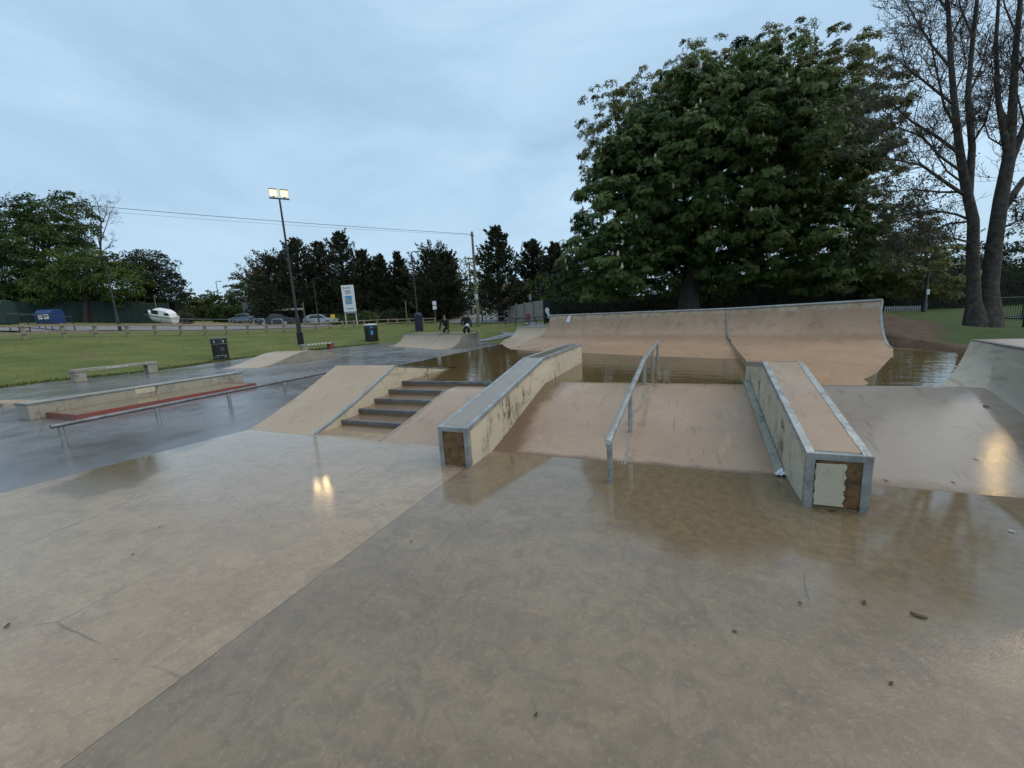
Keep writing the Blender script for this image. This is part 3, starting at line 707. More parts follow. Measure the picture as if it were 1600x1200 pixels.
# ledges
def ledge(label, x0, x1, path, side, top, panel, far_end):
    y0 = path[0][0]; y1 = path[-1][0]
    root = thing('grind_ledge', ((x0+x1)/2, y0, 0), label, 'ledge')
    base = [(y1, -.05), (y0+.012, -.05)]
    MB().xprism([(y+(.012 if i == 0 else 0), z-.012) for i, (y, z) in enumerate(path)]+base, x0+.006, x1-.006).build('ledge_body', side, root)
    sl = (path[1][1]-path[0][1])/(path[1][0]-path[0][0])
    MB().strip([(y+(.05 if i == 0 else 0), z-.004+(.05*sl if i == 0 else 0)) for i, (y, z) in enumerate(path)], .02, x0+.048, x1-.048).build('top_slab', top, root)
    for xa, xb, xs, xe in ((x0-.003, x0+.05, x0-.004, x0+.004), (x1-.05, x1+.003, x1-.004, x1+.004)):
        mb = MB().strip(path, .009, xa, xb)
        mb.strip([(y, z-.0095) for y, z in path], .042, xs, xe)
        mb.build('edge_trim', 'galv', root)
    w = .052
    z0, z1 = .0, path[0][1]
    mb = MB().box(x0-.005, x0+w, y0-.006, y0+.006, z0, z1-.05).box(x1-w, x1+.005, y0-.006, y0+.006, z0, z1-.05).box(x0-.006, x1+.006, y0-.007, y0+.006, z1-.0495, z1+.002)
    mb.box(x0-.0052, x0+.003, y0+.0062, y0+.05, z0, z1-.055).box(x1-.003, x1+.0052, y0+.0062, y0+.05, z0, z1-.055)
    mb.box(x0+.0, x1-.0, y0+.0062, y0+.055, z1-.001, z1+.003)
    mb.build('end_frame', 'galv', root, False, .003)
    MB().box(x0+w-.01, x1-w+.01, y0+.004, y0+.02, z0+.012, z1-.045).build('end_panel', 'rust', root)
    return root
L1 = ledge('long narrow steel edged ledge with cream sides and a fully brown end panel', -2.46, -2.088, [(3.52, .452), (6.19, .905), (8.93, .905)], 'cream', 'bank_d', 'rust', True)
L2 = ledge('short thick steel edged ledge whose end panel is half cream, half brown', .905, 1.298, [(3.50, .445), (5.43, .898), (6.75, .735)], 'cream', 'bank', 'rust', False)
# cream mortar smeared over part of the right ledge's end plate
pts = []
for i in range(14): pts.append((.962+.004*math.sin(i*1.7), 0, .035+.33*i/13))
edge_r = [(1.145+.006*math.sin(i*.9)+.003*math.sin(i*2.3), 0, .372-.335*i/29) for i in range(30)]
MB().prism(pts+edge_r, (0, 3.488, 0), (0, 3.5035, 0)).build('mortar_patch', 'cream', L2)
MB().strip([(4.12, .03)]+[(4.3+.2*i, bank_z(4.3+.2*i)+.035) for i in range(10)]+[(6.25, .51), (6.5, .51)], .06, .83, .903).build('base_kerb', 'old', L2)

# handrail
root = thing('handrail', (-.5, 6.2, 0), 'galvanised round handrail sloping down the wet bank', 'rail')
pr = [(-.600, 3.53, .415), (-.50, 6.23, .862), (-.474, 9.55, .862)]
MB().tube([pr[0], (-.505, 6.12, .842), (-.5, 6.23, .858), (-.499, 6.36, .862), pr[2]], .033, 14).build('rail', 'galv', root, True)
for x, y, zb, zt in ((-.597, 3.56, .0, .40), (-.545, 4.75, .135, .59), (-.5, 6.21, .44, .84), (-.487, 7.9, .44, .845), (-.476, 9.42, .44, .845)):
    MB().tube([(x, y, zb-.06), (x, y, zt)], .027, 12).build('post', 'galv', root, True)
MB().tube([(-.6005, 3.517, .412), (-.5998, 3.531, .4153)], .029, 14).build('end_cap', 'cap', root, True)

# flat bar on the asphalt
root = thing('flat_rail', (-9.1, 5.5, 0), 'low round steel grind rail standing on the dark asphalt', 'rail')
MB().tube([(-8.86, 2.55, .355), (-9.25, 9.4, .355)], .034, 12).build('rail', 'galv_d', root, True)
for x, y in ((-8.885, 2.66), (-8.95, 3.925), (-9.03, 5.254), (-9.10, 6.63), (-9.18, 8.0), (-9.24, 9.2)):
    MB().tube([(x, y, -.02), (x, y, .34)], .036, 10).build('post', 'galv', root, True)

# raised block ledge and the red-edged pad in front of it
root = thing('block_ledge', (-13.2, 5.7, 0), 'long low weathered concrete block ledge behind the red edged pad', 'ledge')
MB().box(-13.52, -12.90, 3.46, 8.05, 0, .355).build('ledge_body', 'old', root, False, .012)
MB().box(-12.955, -12.892, 3.45, 8.058, .33, .361).box(-13.53, -12.956, 3.45, 3.51, .33, .361).build('edge_trim', 'galv_d', root)
MB().box(-12.8985, -12.892, 5.3, 5.75, .20, .33).build('repair_patch', 'cream', root)
root = thing('manual_pad', (-12.1, 5.6, 0), 'flat concrete pad with chipped red painted steel edges', 'manual pad')
MB().box(-12.888, -11.55, 3.76, 7.45, 0, .118).build('pad_slab', 'platform', root)
MB().box(-11.549, -11.49, 3.70, 7.50, 0, .125).box(-12.888, -11.551, 3.70, 3.759, 0, .125).box(-12.888, -11.551, 7.451, 7.50, 0, .125).build('edge_trim', 'red', root)

def roller(label, pl, zl, pr_, zr, prof):
    """pl/pr_: left and right plan lines ((x,y) start,end); prof(t)->0..1"""
    P = []
    for i in range(7):
        f = i/6; row = []
        for j in range(25):
            t_ = j/24
            a = Vector(pl[0]).lerp(Vector(pl[1]), t_); b = Vector(pr_[0]).lerp(Vector(pr_[1]), t_); q = a.lerp(b, f)
            row.append((q.x, q.y, .008+(zl+(zr-zl)*f)*prof(t_)))
        P.append(row)
    root = thing('roller', (pr_[0][0], (pr_[0][1]+pr_[1][1])/2, 0), label, 'ramp')
    MB().solid(P, -.05).build('ramp_body', 'ramp_l', root, True, 0, 30)
    side = [(p[1], p[2]-.012) for p in P[-1]]
    x = pr_[0][0]
    MB().xprism([(side[0][0], -.03)]+side+[(side[-1][0], -.03)], x+.002, x+.012).build('side_face', 'old', root)
    return root
bell = lambda t_: .5-.5*math.cos(2*PI*min(1, t_)) if t_ < .5 else (.5-.5*math.cos(2*PI*t_))
roller('low rounded concrete hump standing beside the black litter bin', ((-19.6, 11.2), (-20.6, 17.5)), .50, ((-17.5, 11.6), (-17.5, 17.2)), .50, bell)
roller('low rounded concrete hump cut off by the left picture edge', ((-19.8, -1.2), (-19.8, 4.6)), .46, ((-16.9, -1.0), (-16.9, 5.0)), .46, bell)

def slab_bench(label, a, b, extra=None):
    d = Vector((b[0]-a[0], b[1]-a[1], 0)); ln = d.length; ang = math.atan2(d.y, d.x)
    root = thing('bench', (a[0], a[1], 0), label, 'bench')
    T = Matrix.Translation((a[0], a[1], 0))@Matrix.Rotation(ang, 4, 'Z')
    MB().box(-.22, ln+.22, -.22, .22, .40, .52, T).build('seat', 'old', root, False, .012)
    for k, s in enumerate((0, ln)):
        MB().box(s-.18, s+.18, -.19, .19, 0, .399, T).build('leg', 'old', root, False, .015)
    return root, T, ln
b1, T1, l1 = slab_bench('plain weathered concrete slab bench by the grass, pale scrawl on its edge', (-23.0, 7.75), (-23.0, 10.2))
mb = MB()
x = .85
for i in range(9):                                    # scrawled strokes on the seat's front edge
    h = random.uniform(.03, .07); MB().cbox((x, -.2225, .46), (.03, .004, h), 0, T1).cbox((x+.0305, -.2225, .46+random.uniform(-.5, .5)*h*.6), (.031, .004, .014), 0, T1).build('graffiti_mark', 'white', b1); x += random.uniform(.07, .11)
b2, T2, l2 = slab_bench('striped concrete slab bench in front of the lit mast, one leg red', (-25.15, 20.3), (-24.75, 22.3))
for i in range(7): MB().cbox((.25+i*.27, -.2225, .46), (.12, .004, .085), 0, T2).build('stripe', 'white', b2)
[c for c in b2.children if c.name.startswith('leg')][1].data.materials[0] = M['red']
[c for c in b2.children if c.name.startswith('leg')][1]['label'] = 'red painted leg'

# ------------------------------------------------------------------ quarter pipes
def arc(a, n=10, mx=74):
    s = rad(mx)*a/n; return math.sin(s)/math.sin(rad(mx)), (1-math.cos(s))/(1-math.cos(rad(mx)))
def station(W, F, C, nf=6, n=12, bow=0):
    W, F, C = Vector(W), Vector(F), Vector(C); out = []
    for i in range(nf): 
        p = W.lerp(F, i/nf); p.z += bow*math.sin(PI*i/nf); out.append(p)
    for i in range(n+1):
        h, v = arc(i, n); out.append(Vector((F.x+(C.x-F.x)*h, F.y+(C.y-F.y)*h, F.z+(C.z-F.z)*v)))
    return out
def lerp_st(stations, m):
    P = []
    for k in range(len(stations)-1):
        for i in range(m+(1 if k == len(stations)-2 else 0)):
            f = i/m; P.append([a.lerp(b, f) for a, b in zip(stations[k], stations[k+1])])
    return P
def qp_body(P, zb, depth_dir, mat, root, deck=.35):
    Q = [row+[row[-1]+Vector(depth_dir)*deck] for row in P]
    MB().solid(Q, zb).build('ramp_body', mat, root, True, 0, 28)
Cl, Cj, Cr = Vector((-5.47, 17.4, 1.56)), Vector((1.19, 13.2, 1.462)), Vector((4.1, 11.4, 1.488))
back = Vector((.53, .85, 0)); ux = (Cr-Cl).normalized()
def Con(t_): return Cl.lerp(Cj, t_)
root = thing('quarter_pipe', (-2.5, 15, .45), 'long left half of the big tan quarter pipe, muddy at its foot', 'quarter pipe')
sts = []
for t_, W in ((0, (-5.5, 12.3, .44)), (.35, (-2.9, 10.9, .44)), (.7, (-.6, 9.6, .44)), (1, (1.155, 8.9, .44))):
    C = Con(t_); F = C-back*.98; F.z = .63
    if t_ == 1: F = Vector((1.184, 12.22, .66))
    sts.append(station(W, F, C))
qp_body(lerp_st(sts, 6), .0, back, 'ramp', root, .14)
mb = MB()
mb.tube([Cl+Vector((-.0, -.0, .0)), Cj], .032, 8); mb.build('coping', 'galv', root, True)
MB().prism([Con(.02)-back*.012, Con(.99)-back*.012, Con(.99)+back*.13, Con(.02)+back*.13], (0, 0, .004), (0, 0, .03)).build('deck_edge', 'old', root)
mb = MB(); q = at(896, 499, 1.3); p0 = Con(.165)-back*.09; e = (Cj-Cl).normalized()
mb.prism([p0-e*.13+Vector((0, 0, -.30))-back*.035, p0+e*.08+Vector((0, 0, -.32))-back*.04, p0+e*.11+Vector((0, 0, -.06))-back*.0, p0+e*.02+Vector((0, 0, -.04)), p0-e*.10+Vector((0, 0, -.16))], -back*.015, back*.05).build('paint_patch', 'white', root)
root = thing('quarter_pipe', (-6.8, 17, .45), 'lower end of the tan quarter pipe, stepping down beside the path', 'quarter pipe')
sts = []
for C, F, W in (((-7.55, 18.4, 1.07), (-7.85, 17.5, .56), (-7.45, 16.0, .44)), ((-6.3, 17.55, 1.09), (-6.75, 16.7, .58), (-6.5, 14.0, .44)), ((-5.48, 17.1, 1.10), (-5.98, 16.57, .63), (-5.51, 12.31, .44))):
    sts.append(station(W, F, C))
qp_body(lerp_st(sts, 6), .0, back, 'ramp_l', root, .9)
MB().tube([(-7.55, 18.4, 1.07), (-6.3, 17.55, 1.09), (-5.50, 17.1, 1.10)], .032, 8).build('coping', 'galv', root, True)
root = thing('quarter_pipe', (2.6, 11, .45), 'right half of the big tan quarter pipe, steel edged beside the dirt mound', 'quarter pipe')
sts = []
WJ = [(1.02, 6.34, .462), (1.06, 7.6, .60), (1.15, 10.1, .605), (1.19, 12.25, .70)]
def poly_pts(pts, n):
    pts = [Vector(p) for p in pts]; out = []
    for i in range(n):
        s = i/n*(len(pts)-1); k = int(s); out.append(pts[k].lerp(pts[k+1], s-k))
    return out
for t_, w, mid, f in ((0, WJ[0], WJ[1:3], WJ[3]), (.5, (1.65, 6.34, .462), [(1.75, 7.4, .535), (2.05, 9.3, .56)], None), (1, (2.24, 6.34, .455), [(2.72, 7.4, .462), (3.55, 9.2, .462)], (4.08, 10.62, .50))):
    C = Cj.lerp(Cr, t_); F = Vector(f) if f else C-back*.95+Vector((0, 0, 0)); 
    if not f: F.z = .66
    pts = poly_pts([w]+list(mid)+[tuple(F)], 9)
    sts.append(pts+station(F, F, C, 0, 12))
qp_body(lerp_st(sts, 8), .0, back, 'ramp', root, .14)
MB().tube([Cj, Cr], .032, 8).build('coping', 'galv', root, True)
MB().prism([Cj-back*.012+ux*.03, Cr-back*.012-ux*.01, Cr+back*.13-ux*.01, Cj+back*.13+ux*.03], (0, 0, .004), (0, 0, .03)).build('deck_edge', 'old', root)
for S_, sg, mt in ((sts[0], -1, 'galv_d'), (sts[-1], 1, 'galv')):
    L_ = S_[8:] if sg < 0 else S_[9:]
    mb = MB(); P = [[p+ux*sg*.004+Vector((0, 0, .012)), p+ux*sg*.004+Vector((0, 0, -.05)), p-ux*sg*.03+Vector((0, 0, -.05)), p-ux*sg*.035+Vector((0, 0, .012))] for p in L_]
    for row in P: row.append(row[0])
    mb.grid(P); mb.build('edge_trim', mt, root)

# pale curved wall at the right
root = thing('quarter_pipe', (3.6, 5, 0), 'pale grey curved wall ramp with steel lip at the right picture edge', 'quarter pipe')
Fs = [(2.90, 6.36, .455), (3.04, 6.28, .455), (3.25, 6.22, .462), (3.235, 6.0, .42), (3.19, 5.5, .31), (3.10, 4.8, .16), (3.02, 4.1, .0), (2.92, 3.2, .0), (2.82, 2.2, .0)]
dv = Vector((-.118, -1, 0))
Ts = [Vector((3.60, 7.29, .934))+dv*s for s in (0, .28, .6, .95, 1.5, 2.3, 3.1, 4.1, 5.2)]
P = []
for F, C in zip(Fs, Ts):
    F = Vector(F); row = [Vector((F.x, F.y, F.z-.25))]
    for i in range(11):
        s = i/10; row.append(Vector((F.x+(C.x-F.x)*(s**.8), F.y+(C.y-F.y)*(s**.9), F.z+(C.z-F.z)*(.75*s+.25*s*s))))
    row.append(C+Vector((2.6, -.15, .0)))
    P.append(row)
MB().solid(P, -.2).build('ramp_body', 'grey', root, True, 0, 25)
mb = MB()
for a, b in zip(Ts[:-1], Ts[1:]):
    w = Vector((.055, 0, 0)); mb.prism([a-Vector((.008, 0, 0)), b-Vector((.008, 0, 0)), b+w, a+w], (0, 0, -.045), (0, 0, .006))
mb.build('coping', 'galv_d', root)
MB().prism([Ts[0]+Vector((.056, -.02, 0)), Ts[-1]+Vector((.056, 0, 0)), Ts[-1]+Vector((2.55, 0, 0)), Ts[0]+Vector((2.55, -.2, 0))], (0, 0, .002), (0, 0, .0055)).build('deck', 'bank', root)

# far small quarter pipe where the skaters kneel
bdir = Vector((.50, .866, 0)); fdir = Vector((-.866, .50, 0)); FR = Vector((-12.35, 19.2, 0))
root = thing('quarter_pipe', tuple(FR+fdir*4.5+bdir), 'small far quarter pipe of pale concrete with two skaters on top', 'quarter pipe')
sts = []
for L in (0, 9.0):
    F = FR+fdir*L; F.z = .005; C = F+bdir*1.15; C.z = .80; sts.append(station(F-bdir*.3, F, C, 2, 12))
qp_body(lerp_st(sts, 5), -.05, bdir, 'ramp_l', root, 1.1)
C0 = FR+bdir*1.15+Vector((0, 0, .80)); C1 = C0+fdir*9
MB().tube([C0, C1], .03, 8).build('coping', 'galv_d', root, True)
prof = [p-fdir*.004 for p in sts[0]]+[C0+bdir*1.1-fdir*.004]
pp = [Vector((p.x, p.y, max(.002, p.z-.012))) for p in prof]
MB().prism(pp+[Vector((pp[-1].x, pp[-1].y, .0)), Vector((pp[0].x, pp[0].y, .0))], (0, 0, 0), -fdir*.008).build('side_face', 'old', root)

# ------------------------------------------------------------------ standing water
def water(name, poly, z, lab=None):
    P = []
    n_ = len(poly)
    for i in range(n_):
        a, b = Vector((*poly[i], 0)), Vector((*poly[(i+1) % n_], 0)); k = max(1, int((b-a).length/.12))
        for j in range(k):
            p = a.lerp(b, j/k); nrm = Vector(((b-a).y, -(b-a).x, 0)).normalized(); P.append(tuple(p+nrm*(.03*math.sin(p.x*7+p.y*5)+.02*math.sin(p.x*17-p.y*11))))
    mb = MB(); b0 = len(P); mb.v = [(p[0], p[1], z) for p in P]; mb.f = [tuple(range(b0))]
    o = mb.build(name, 'water'); struct(o); return o
water('pond_water', [(-7.16, 8.2), (-5.1, 8.25), (-5.1, 7.2), (-5.08, 6.42), (-4.2, 6.36), (-2.2, 6.33), (.86, 6.335), (1.0, 6.6), (1.4, 9.5), (.0, 10.6), (-3, 12.2), (-5, 13.6), (-6.6, 15.6), (-7.14, 17.5)], .463)
water('pond_water', [(2.2, 6.36), (2.9, 6.34), (3.3, 6.6), (4.1, 8.2), (4.85, 9.0), (4.55, 10.4), (4.1, 10.9), (3.3, 9.6)], .4645)
mb = MB(); rr = random.Random(5)
for i in range(230):                                   # broken film of water running down beside the rail
    s = rr.random(); y = 6.28-2.3*s
    if .55 < s < .68 and rr.random() < .8: continue
    x = -.47+.03*math.sin(s*9)+.02*math.sin(s*23)-.10*s+rr.gauss(0, .012+.02*max(0, s-.85)/.15); ln = rr.uniform(.008, .045); w = rr.uniform(.002, .009)
    z = (bank_z(min(y, YC)) if y > YB else 0)+.009; z2 = (bank_z(min(y+ln, YC)) if y+ln > YB else 0)+.009
    sk = rr.uniform(-.01, .01)
    mb.add([(x-w, y, z), (x+sk*.3, y-.008, z), (x+w, y, z), (x+w+sk, y+ln, z2), (x+sk, y+ln+.008, z2+.001), (x-w+sk, y+ln, z2)], [(0, 1, 2, 3, 4, 5)])
o = mb.build('water_trickle', 'trickle'); struct(o)

# ------------------------------------------------------------------ bins, lamps, signs
RU = Vector((CR.x, CR.y, 0)).normalized(); FU = Vector((CF.x, CF.y, 0)).normalized()
FACE = math.atan2(-CR.x*0+CR.y, CR.x)                  # local +X to the right in view, local -Y towards the viewer
def facing(loc):                                       # yaw so that local -Y looks at the camera
    return math.atan2(loc[1], loc[0])-PI/2
def litter_bin(loc, label, kind):
    root = thing('litter_bin', (0, 0, 0), label, 'litter bin')
    sx, sy = 1.0, .72
    def ring(mb, prof):
        b = len(mb.v); mb.lathe(prof, 28); mb.v[b:] = [(x*sx, y*sy, z) for x, y, z in mb.v[b:]]; return mb
    ring(MB(), [(.40, 0), (.41, .04), (.43, .05), (.44, .95), (.46, .96), (.46, 1.22), (.45, 1.235)]).build('body', 'black', root, True)
    ring(MB(), [(.462, 1.2355), (.468, 1.25), (.468, 1.275), (.40, 1.31 if kind else 1.29), (.1, 1.34 if kind else 1.295)]).build('lid', 'cap' if kind else 'galv_d', root, True)
    def on(a, z, w, h, mat, name, d=.006, rr=.445):
        c, s_ = math.cos(a), math.sin(a); p = Vector((rr*sx*c, rr*sy*s_, z)); nrm = math.atan2(s_*sx, c*sy)
        return MB().cbox(p, (d*2, w, h), nrm)
    if kind == 0:
        for a in (-2.15, -1.05):
            mb = on(a, 1.10, .20, .17, 'black', 'slot', .008, .458); mb.build('slot', 'dkblue', root)
            mb = on(a, 1.135, .05, .05, '', '', .011, .458); k = on(a, 1.06, .065, .075, '', '', .011, .458); mb.add(k.v, k.f); k = on(a+.07, 1.10, .03, .06, '', '', .011, .458); mb.add(k.v, k.f); mb.build('pictogram', 'gold', root)
        mb = MB()
        for i in range(18):
            aa = 2*PI*i/18; k = on(-1.25+.20*math.cos(aa), .66+.085*math.sin(aa), .03, .03, '', '', .006, .446); mb.add(k.v, k.f)
        for i in range(10):
            aa = 2*PI*i/10; k = on(-1.25+.10*math.cos(aa), .66+.04*math.sin(aa), .025, .02, '', '', .006, .446); mb.add(k.v, k.f)
        mb.build('emblem', 'faint', root)
        mb = MB()
        for i in range(30): k = on(-2.7+i*.08, .955, .04, .012, '', '', .006, .462); mb.add(k.v, k.f)
        mb.build('text_band', 'gold', root)
        for z, lo, hi in ((.30, -2.3, -.75), (.20, -2.5, -1.9), (.20, -1.2, -.75)):
            a = lo; mb = MB()
            while a < hi: k = on(a, z, .034, random.choice((.014, .02, .024)), '', '', .006, .443); mb.add(k.v, k.f); a += .075
            mb.build('text_line', 'gold', root)
    else:
        for a in (-1.62, -1.38):
            on(a, 1.10, .06, .13, '', '', .008, .458).build('slot', 'blue_print', root)
        mb = MB()
        for i in range(5): k = on(-1.62+.07*i, .72+.03*(i % 2), .04, .2, '', '', .006, .446); mb.add(k.v, k.f)
        for z in (.60, .86): k = on(-1.48, z, .17, .035, '', '', .006, .446); mb.add(k.v, k.f)
        mb.build('poster', 'blue_print', root)
    root.location = loc; root.rotation_euler.z = facing(loc); root.scale = (1.3, 1.3, 1.3) if kind else (.92, .92, 1.08)
    return root
litter_bin(tuple(at(347, 563.5, 0)), 'oval black litter bin with two pictogram slots and faint ring emblem', 0)
litter_bin(tuple(at(582, 536, 0)), 'black litter bin with blue poster beside the small far quarter pipe', 1)

t = NT('lamp_glow'); t.P(color=(.9, .85, .7), emit=(1.0, .72, .36), emit_s=60.0); M['glow'] = t.m
t = NT('lamp_reflector_glow'); t.P(color=(.8, .7, .5), emit=(1.0, .60, .17), emit_s=1.9); M['glow_r'] = t.m
t = NT('lamp_glow_dim'); t.P(color=(.9, .85, .7), emit=(1.0, .70, .32), emit_s=40.0); M['glow_dim'] = t.m
def floodlight(base, H, aim, label, glow='glow', heads=(-.36, .36)):
    root = thing('floodlight', base, label, 'floodlight')
    x, y, z = base
    MB().lathe([(.16, 0), (.16, 2.2), (.13, 2.3), (.10, 2.4), (.065, H)], 14, base).build('pole', 'black', root, True)
    MB().cbox((x, y, z+.5), (.33, .33, 1.0)).build('service_box', 'black', root)
    a = Vector((aim[0]-x, aim[1]-y, 0)).normalized(); r = Vector((a.y, -a.x, 0))
    T = Matrix((r, a, Vector((0, 0, 1)))).transposed().to_4x4(); T.translation = Vector((x, y, z+H))
    MB().cbox((0, 0, .02), (1.35, .09, .09), 0, T).build('crossarm', 'black', root)
    for s in heads:
        Tl = T@Matrix.Translation((s, .06, .42))@Matrix.Rotation(rad(-33), 4, 'X')
        hd = MB().box(-.27, .27, -.16, .10, -.24, .24, Tl).box(-.05, .05, -.12, -.02, -.46, -.241, Tl).build('lamp_head', 'galv_d', root)
        MB().box(-.25, .25, .101, .110, -.22, .22, Tl).build('reflector', 'glow_r', hd)
        MB().box(-.12, .12, .1105, .122, -.11, .11, Tl).build('lens', glow, hd)
    return root
LB = at(468, 547, 0)+Vector((-.35, .5, 0))
floodlight((LB.x, LB.y, tz(LB.x, LB.y)-.05), 11.1, (-2, 3), 'tall black mast carrying two lit floodlights, standing behind the striped bench')

floodlight((9.45, 14.2, tz(9.45, 14.2)-.05), 8.0, (0, 2), 'lit floodlight mast beyond the right picture edge, its glare on the grey bank', 'glow_dim', (.1,))
def ground_pt(px, py, D):
    p = pd(px, py, D); return Vector((p.x, p.y, tz(p.x, p.y)))
def pole_to(base, px, py):
    """height of a vertical pole whose top is seen at row py"""
    lo, hi = 0, 40
    for _ in range(40):
        mid_ = (lo+hi)/2; v = Vector((base.x, base.y, base.z+mid_))-CO; y = 600-FPX*v.dot(CU)/v.dot(CF)
        if y > py: lo = mid_
        else: hi = mid_
    return lo
# double headed street lamp
b = ground_pt(190, 526, 30); H = pole_to(b, 165, 402)
root = thing('street_lamp', tuple(b), 'black street lamp with two opposed heads in front of the left trees', 'street lamp')
MB().lathe([(.10, -.2), (.10, 1.1), (.06, 1.2), (.04, H)], 12, tuple(b)).build('pole', 'black', root, True)
top = b+Vector((0, 0, H))
for s in (-1, 1):
    MB().tube([top-Vector((0, 0, .1)), top+RU*s*.25+Vector((0, 0, .06)), top+RU*s*.42], .03, 6).build('arm', 'black', root)
    MB().ball(tuple(top+RU*s*.55+Vector((0, 0, .03))), (.22, .16, .10), 10, 6).build('lamp_head', 'black', root, True)
def plain_lamp(px, py, D, pyt, label, r=.06, arm=.7, mat='galv_d', cat='street lamp', head=True):
    b = ground_pt(px, py, D); H = pole_to(b, px, pyt)
    root = thing('street_lamp', tuple(b), label, cat)
    MB().lathe([(r*1.5, -.3), (r*1.5, 1.2), (r, 1.3), (r*.7, H)], 8, tuple(b)).build('pole', mat, root, True)
    t_ = b+Vector((0, 0, H))
    if head:
        MB().tube([t_-Vector((0, 0, .1)), t_+RU*arm*.5+Vector((0, 0, .08)), t_+RU*arm], r*.6, 6).build('arm', mat, root)
        MB().cbox(tuple(t_+RU*(arm+.15)), (.5, .22, .12), FACE).build('lamp_head', mat, root, False, .03)
    return root
plain_lamp(348, 500, 80, 440, 'thin grey street lamp rising over the far bushes', .09, .8)
plain_lamp(499, 508, 50, 436, 'dark lamp column in front of the conifers, left of the notice board', .07, .5, 'black')
plain_lamp(654, 510, 46, 394, 'tall dark lamp column behind the dark blue cabinet', .08, .45, 'black')
plain_lamp(728, 500, 70, 452, 'pale lamp post at the roadside beyond the skaters', .08, .5, 'polew')
plain_lamp(759, 497, 66, 460, 'slim dark pole by the road, right of the telegraph pole', .06, .4, 'galv_d', 'street lamp')

# telegraph pole and cables
b = ground_pt(748, 511, 42); H = pole_to(b, 736, 362)
root = thing('telegraph_pole', tuple(b), 'tall wooden telegraph pole at the roadside carrying two cables', 'telegraph pole')
MB().lathe([(.17, -.3), (.16, 2), (.11, H)], 10, tuple(b)).build('pole', 'polew', root, True)
MB().cbox((b.x, b.y, b.z+H-.35), (.30, .30, .12)).build('cable_bracket', 'galv_d', root)
MB().cbox(tuple(b+Vector((0, 0, 3.1))-FU*.17), (.34, .03, .55), FACE).build('notice', 'cap', root)
pt = b+Vector((0, 0, H-.25))
for i, (ex, ey, D) in enumerate(((-420, 268, 24), (-420, 276, 24))):
    e = pd(ex, ey, D); pts = []
    for k in range(25):
        s = k/24; p = pt.lerp(e, s); p.z -= math.sin(PI*s)*(.30+.06*i)+(.0 if i == 0 else .10); pts.append(p)
    o = MB().tube(pts, .020 if i == 0 else .009, 5).build('overhead_cable', 'wire')
    tag(o, ['upper thicker cable strung left from the telegraph pole', 'lower thinner cable strung left from the telegraph pole'][i], 'cable')
b = ground_pt(754, 504, 52); H = pole_to(b, 750, 462)
root = thing('wooden_pole', tuple(b), 'short wooden pole just right of the telegraph pole', 'pole'); MB().lathe([(.12, -.2), (.09, H)], 8, tuple(b)).build('pole', 'polew', root, True)
b = ground_pt(637, 509, 48); H = pole_to(b, 636, 471)
o = MB().lathe([(.07, -.2), (.06, H), (.02, H+.05)], 8, tuple(b)).build('wooden_post', 'polew', None, True); tag(o, 'slim pale post behind the rail fence, left of the blue cabinet', 'post')

# dark blue cabinet, traffic signs, notice board
b = ground_pt(655, 512, 42)
root = thing('roadside_cabinet', tuple(b), 'dark blue domed cabinet standing on the dry grass', 'cabinet')
MB().lathe([(.42, -.1), (.42, 1.55), (.46, 1.56), (.46, 1.66), (.36, 1.86), (.1, 1.96)], 18, tuple(b)).build('body', 'dkblue', root, True)
MB().cbox(tuple(b+Vector((0, 0, 1.45))-FU*.425), (.4, .03, .12), FACE).build('slot', 'black', root)
b = ground_pt(682, 510, 44); H = pole_to(b, 679, 470)
root = thing('road_sign', tuple(b), 'pair of small white plates on a post behind the crouching skater', 'sign')
MB().lathe([(.035, -.2), (.035, H)], 8, tuple(b)).build('post', 'galv_d', root, True)
for z in (H-.25, H-.75): MB().cbox(tuple(b+Vector((0, 0, z))-FU*.05), (.42, .03, .42), FACE).build('plate', 'white', root, False, .01)
b = ground_pt(765, 497, 64); H = pole_to(b, 765, 470)
root = thing('road_sign', tuple(b), 'round white road sign with small panels below it by the road', 'sign')
MB().lathe([(.05, -.2), (.05, H)], 8, tuple(b)).build('post', 'galv_d', root, True)
T = Matrix.Translation(b+Vector((0, 0, H-.5))-FU*.07)@Matrix.Rotation(FACE, 4, 'Z')@Matrix.Rotation(rad(90), 4, 'X')
mb = MB(); mb.lathe([(.62, -.02), (.62, .02)], 20); mb.v = [tuple(T@Vector(p)) for p in mb.v]; mb.build('plate', 'white', root)
MB().cbox(tuple(b+Vector((0, 0, .9))-RU*.35), (.6, .05, 1.3), FACE).build('panel', 'white', root)
b = ground_pt(550, 507, 50); H = pole_to(b, 549, 445.5)
root = thing('notice_board', tuple(b), 'tall white notice board on two legs in front of the conifers', 'sign')
T = Matrix.Translation(b)@Matrix.Rotation(FACE+.0, 4, 'Z')
h0 = H*.28
for s in (-.68, .68): MB().box(s-.05, s+.05, -.05, .05, -.3, h0+.2, T).build('leg', 'cap', root)
MB().box(-.76, .76, -.07, .07, h0+.201, H, T).build('board', 'white', root)
MB().box(-.76, .76, -.06, .06, h0-.05, h0+.2005, T).build('lower_rail', 'rubble', root)
mb = MB(); hh = H-h0
def bars(zf, x0, x1, th, cut=.16):
    x = x0; mb.box(x0, x1, -.0725, -.0702, h0+hh*zf-th/2-.01, h0+hh*zf-th/2, T)
    while x < x1: w = min(random.uniform(.08, .2), x1-x); mb.box(x, x+w, -.076, -.0705, h0+hh*zf-th/2, h0+hh*zf+th/2, T); x += w+.04
for q in ((.90, -.35, .40, .10), (.79, -.32, .38, .13), (.72, -.32, .38, .12), (.16, -.35, .48, .11)):
    mb = MB(); bars(*q); mb.build('text_line', 'faint', root)
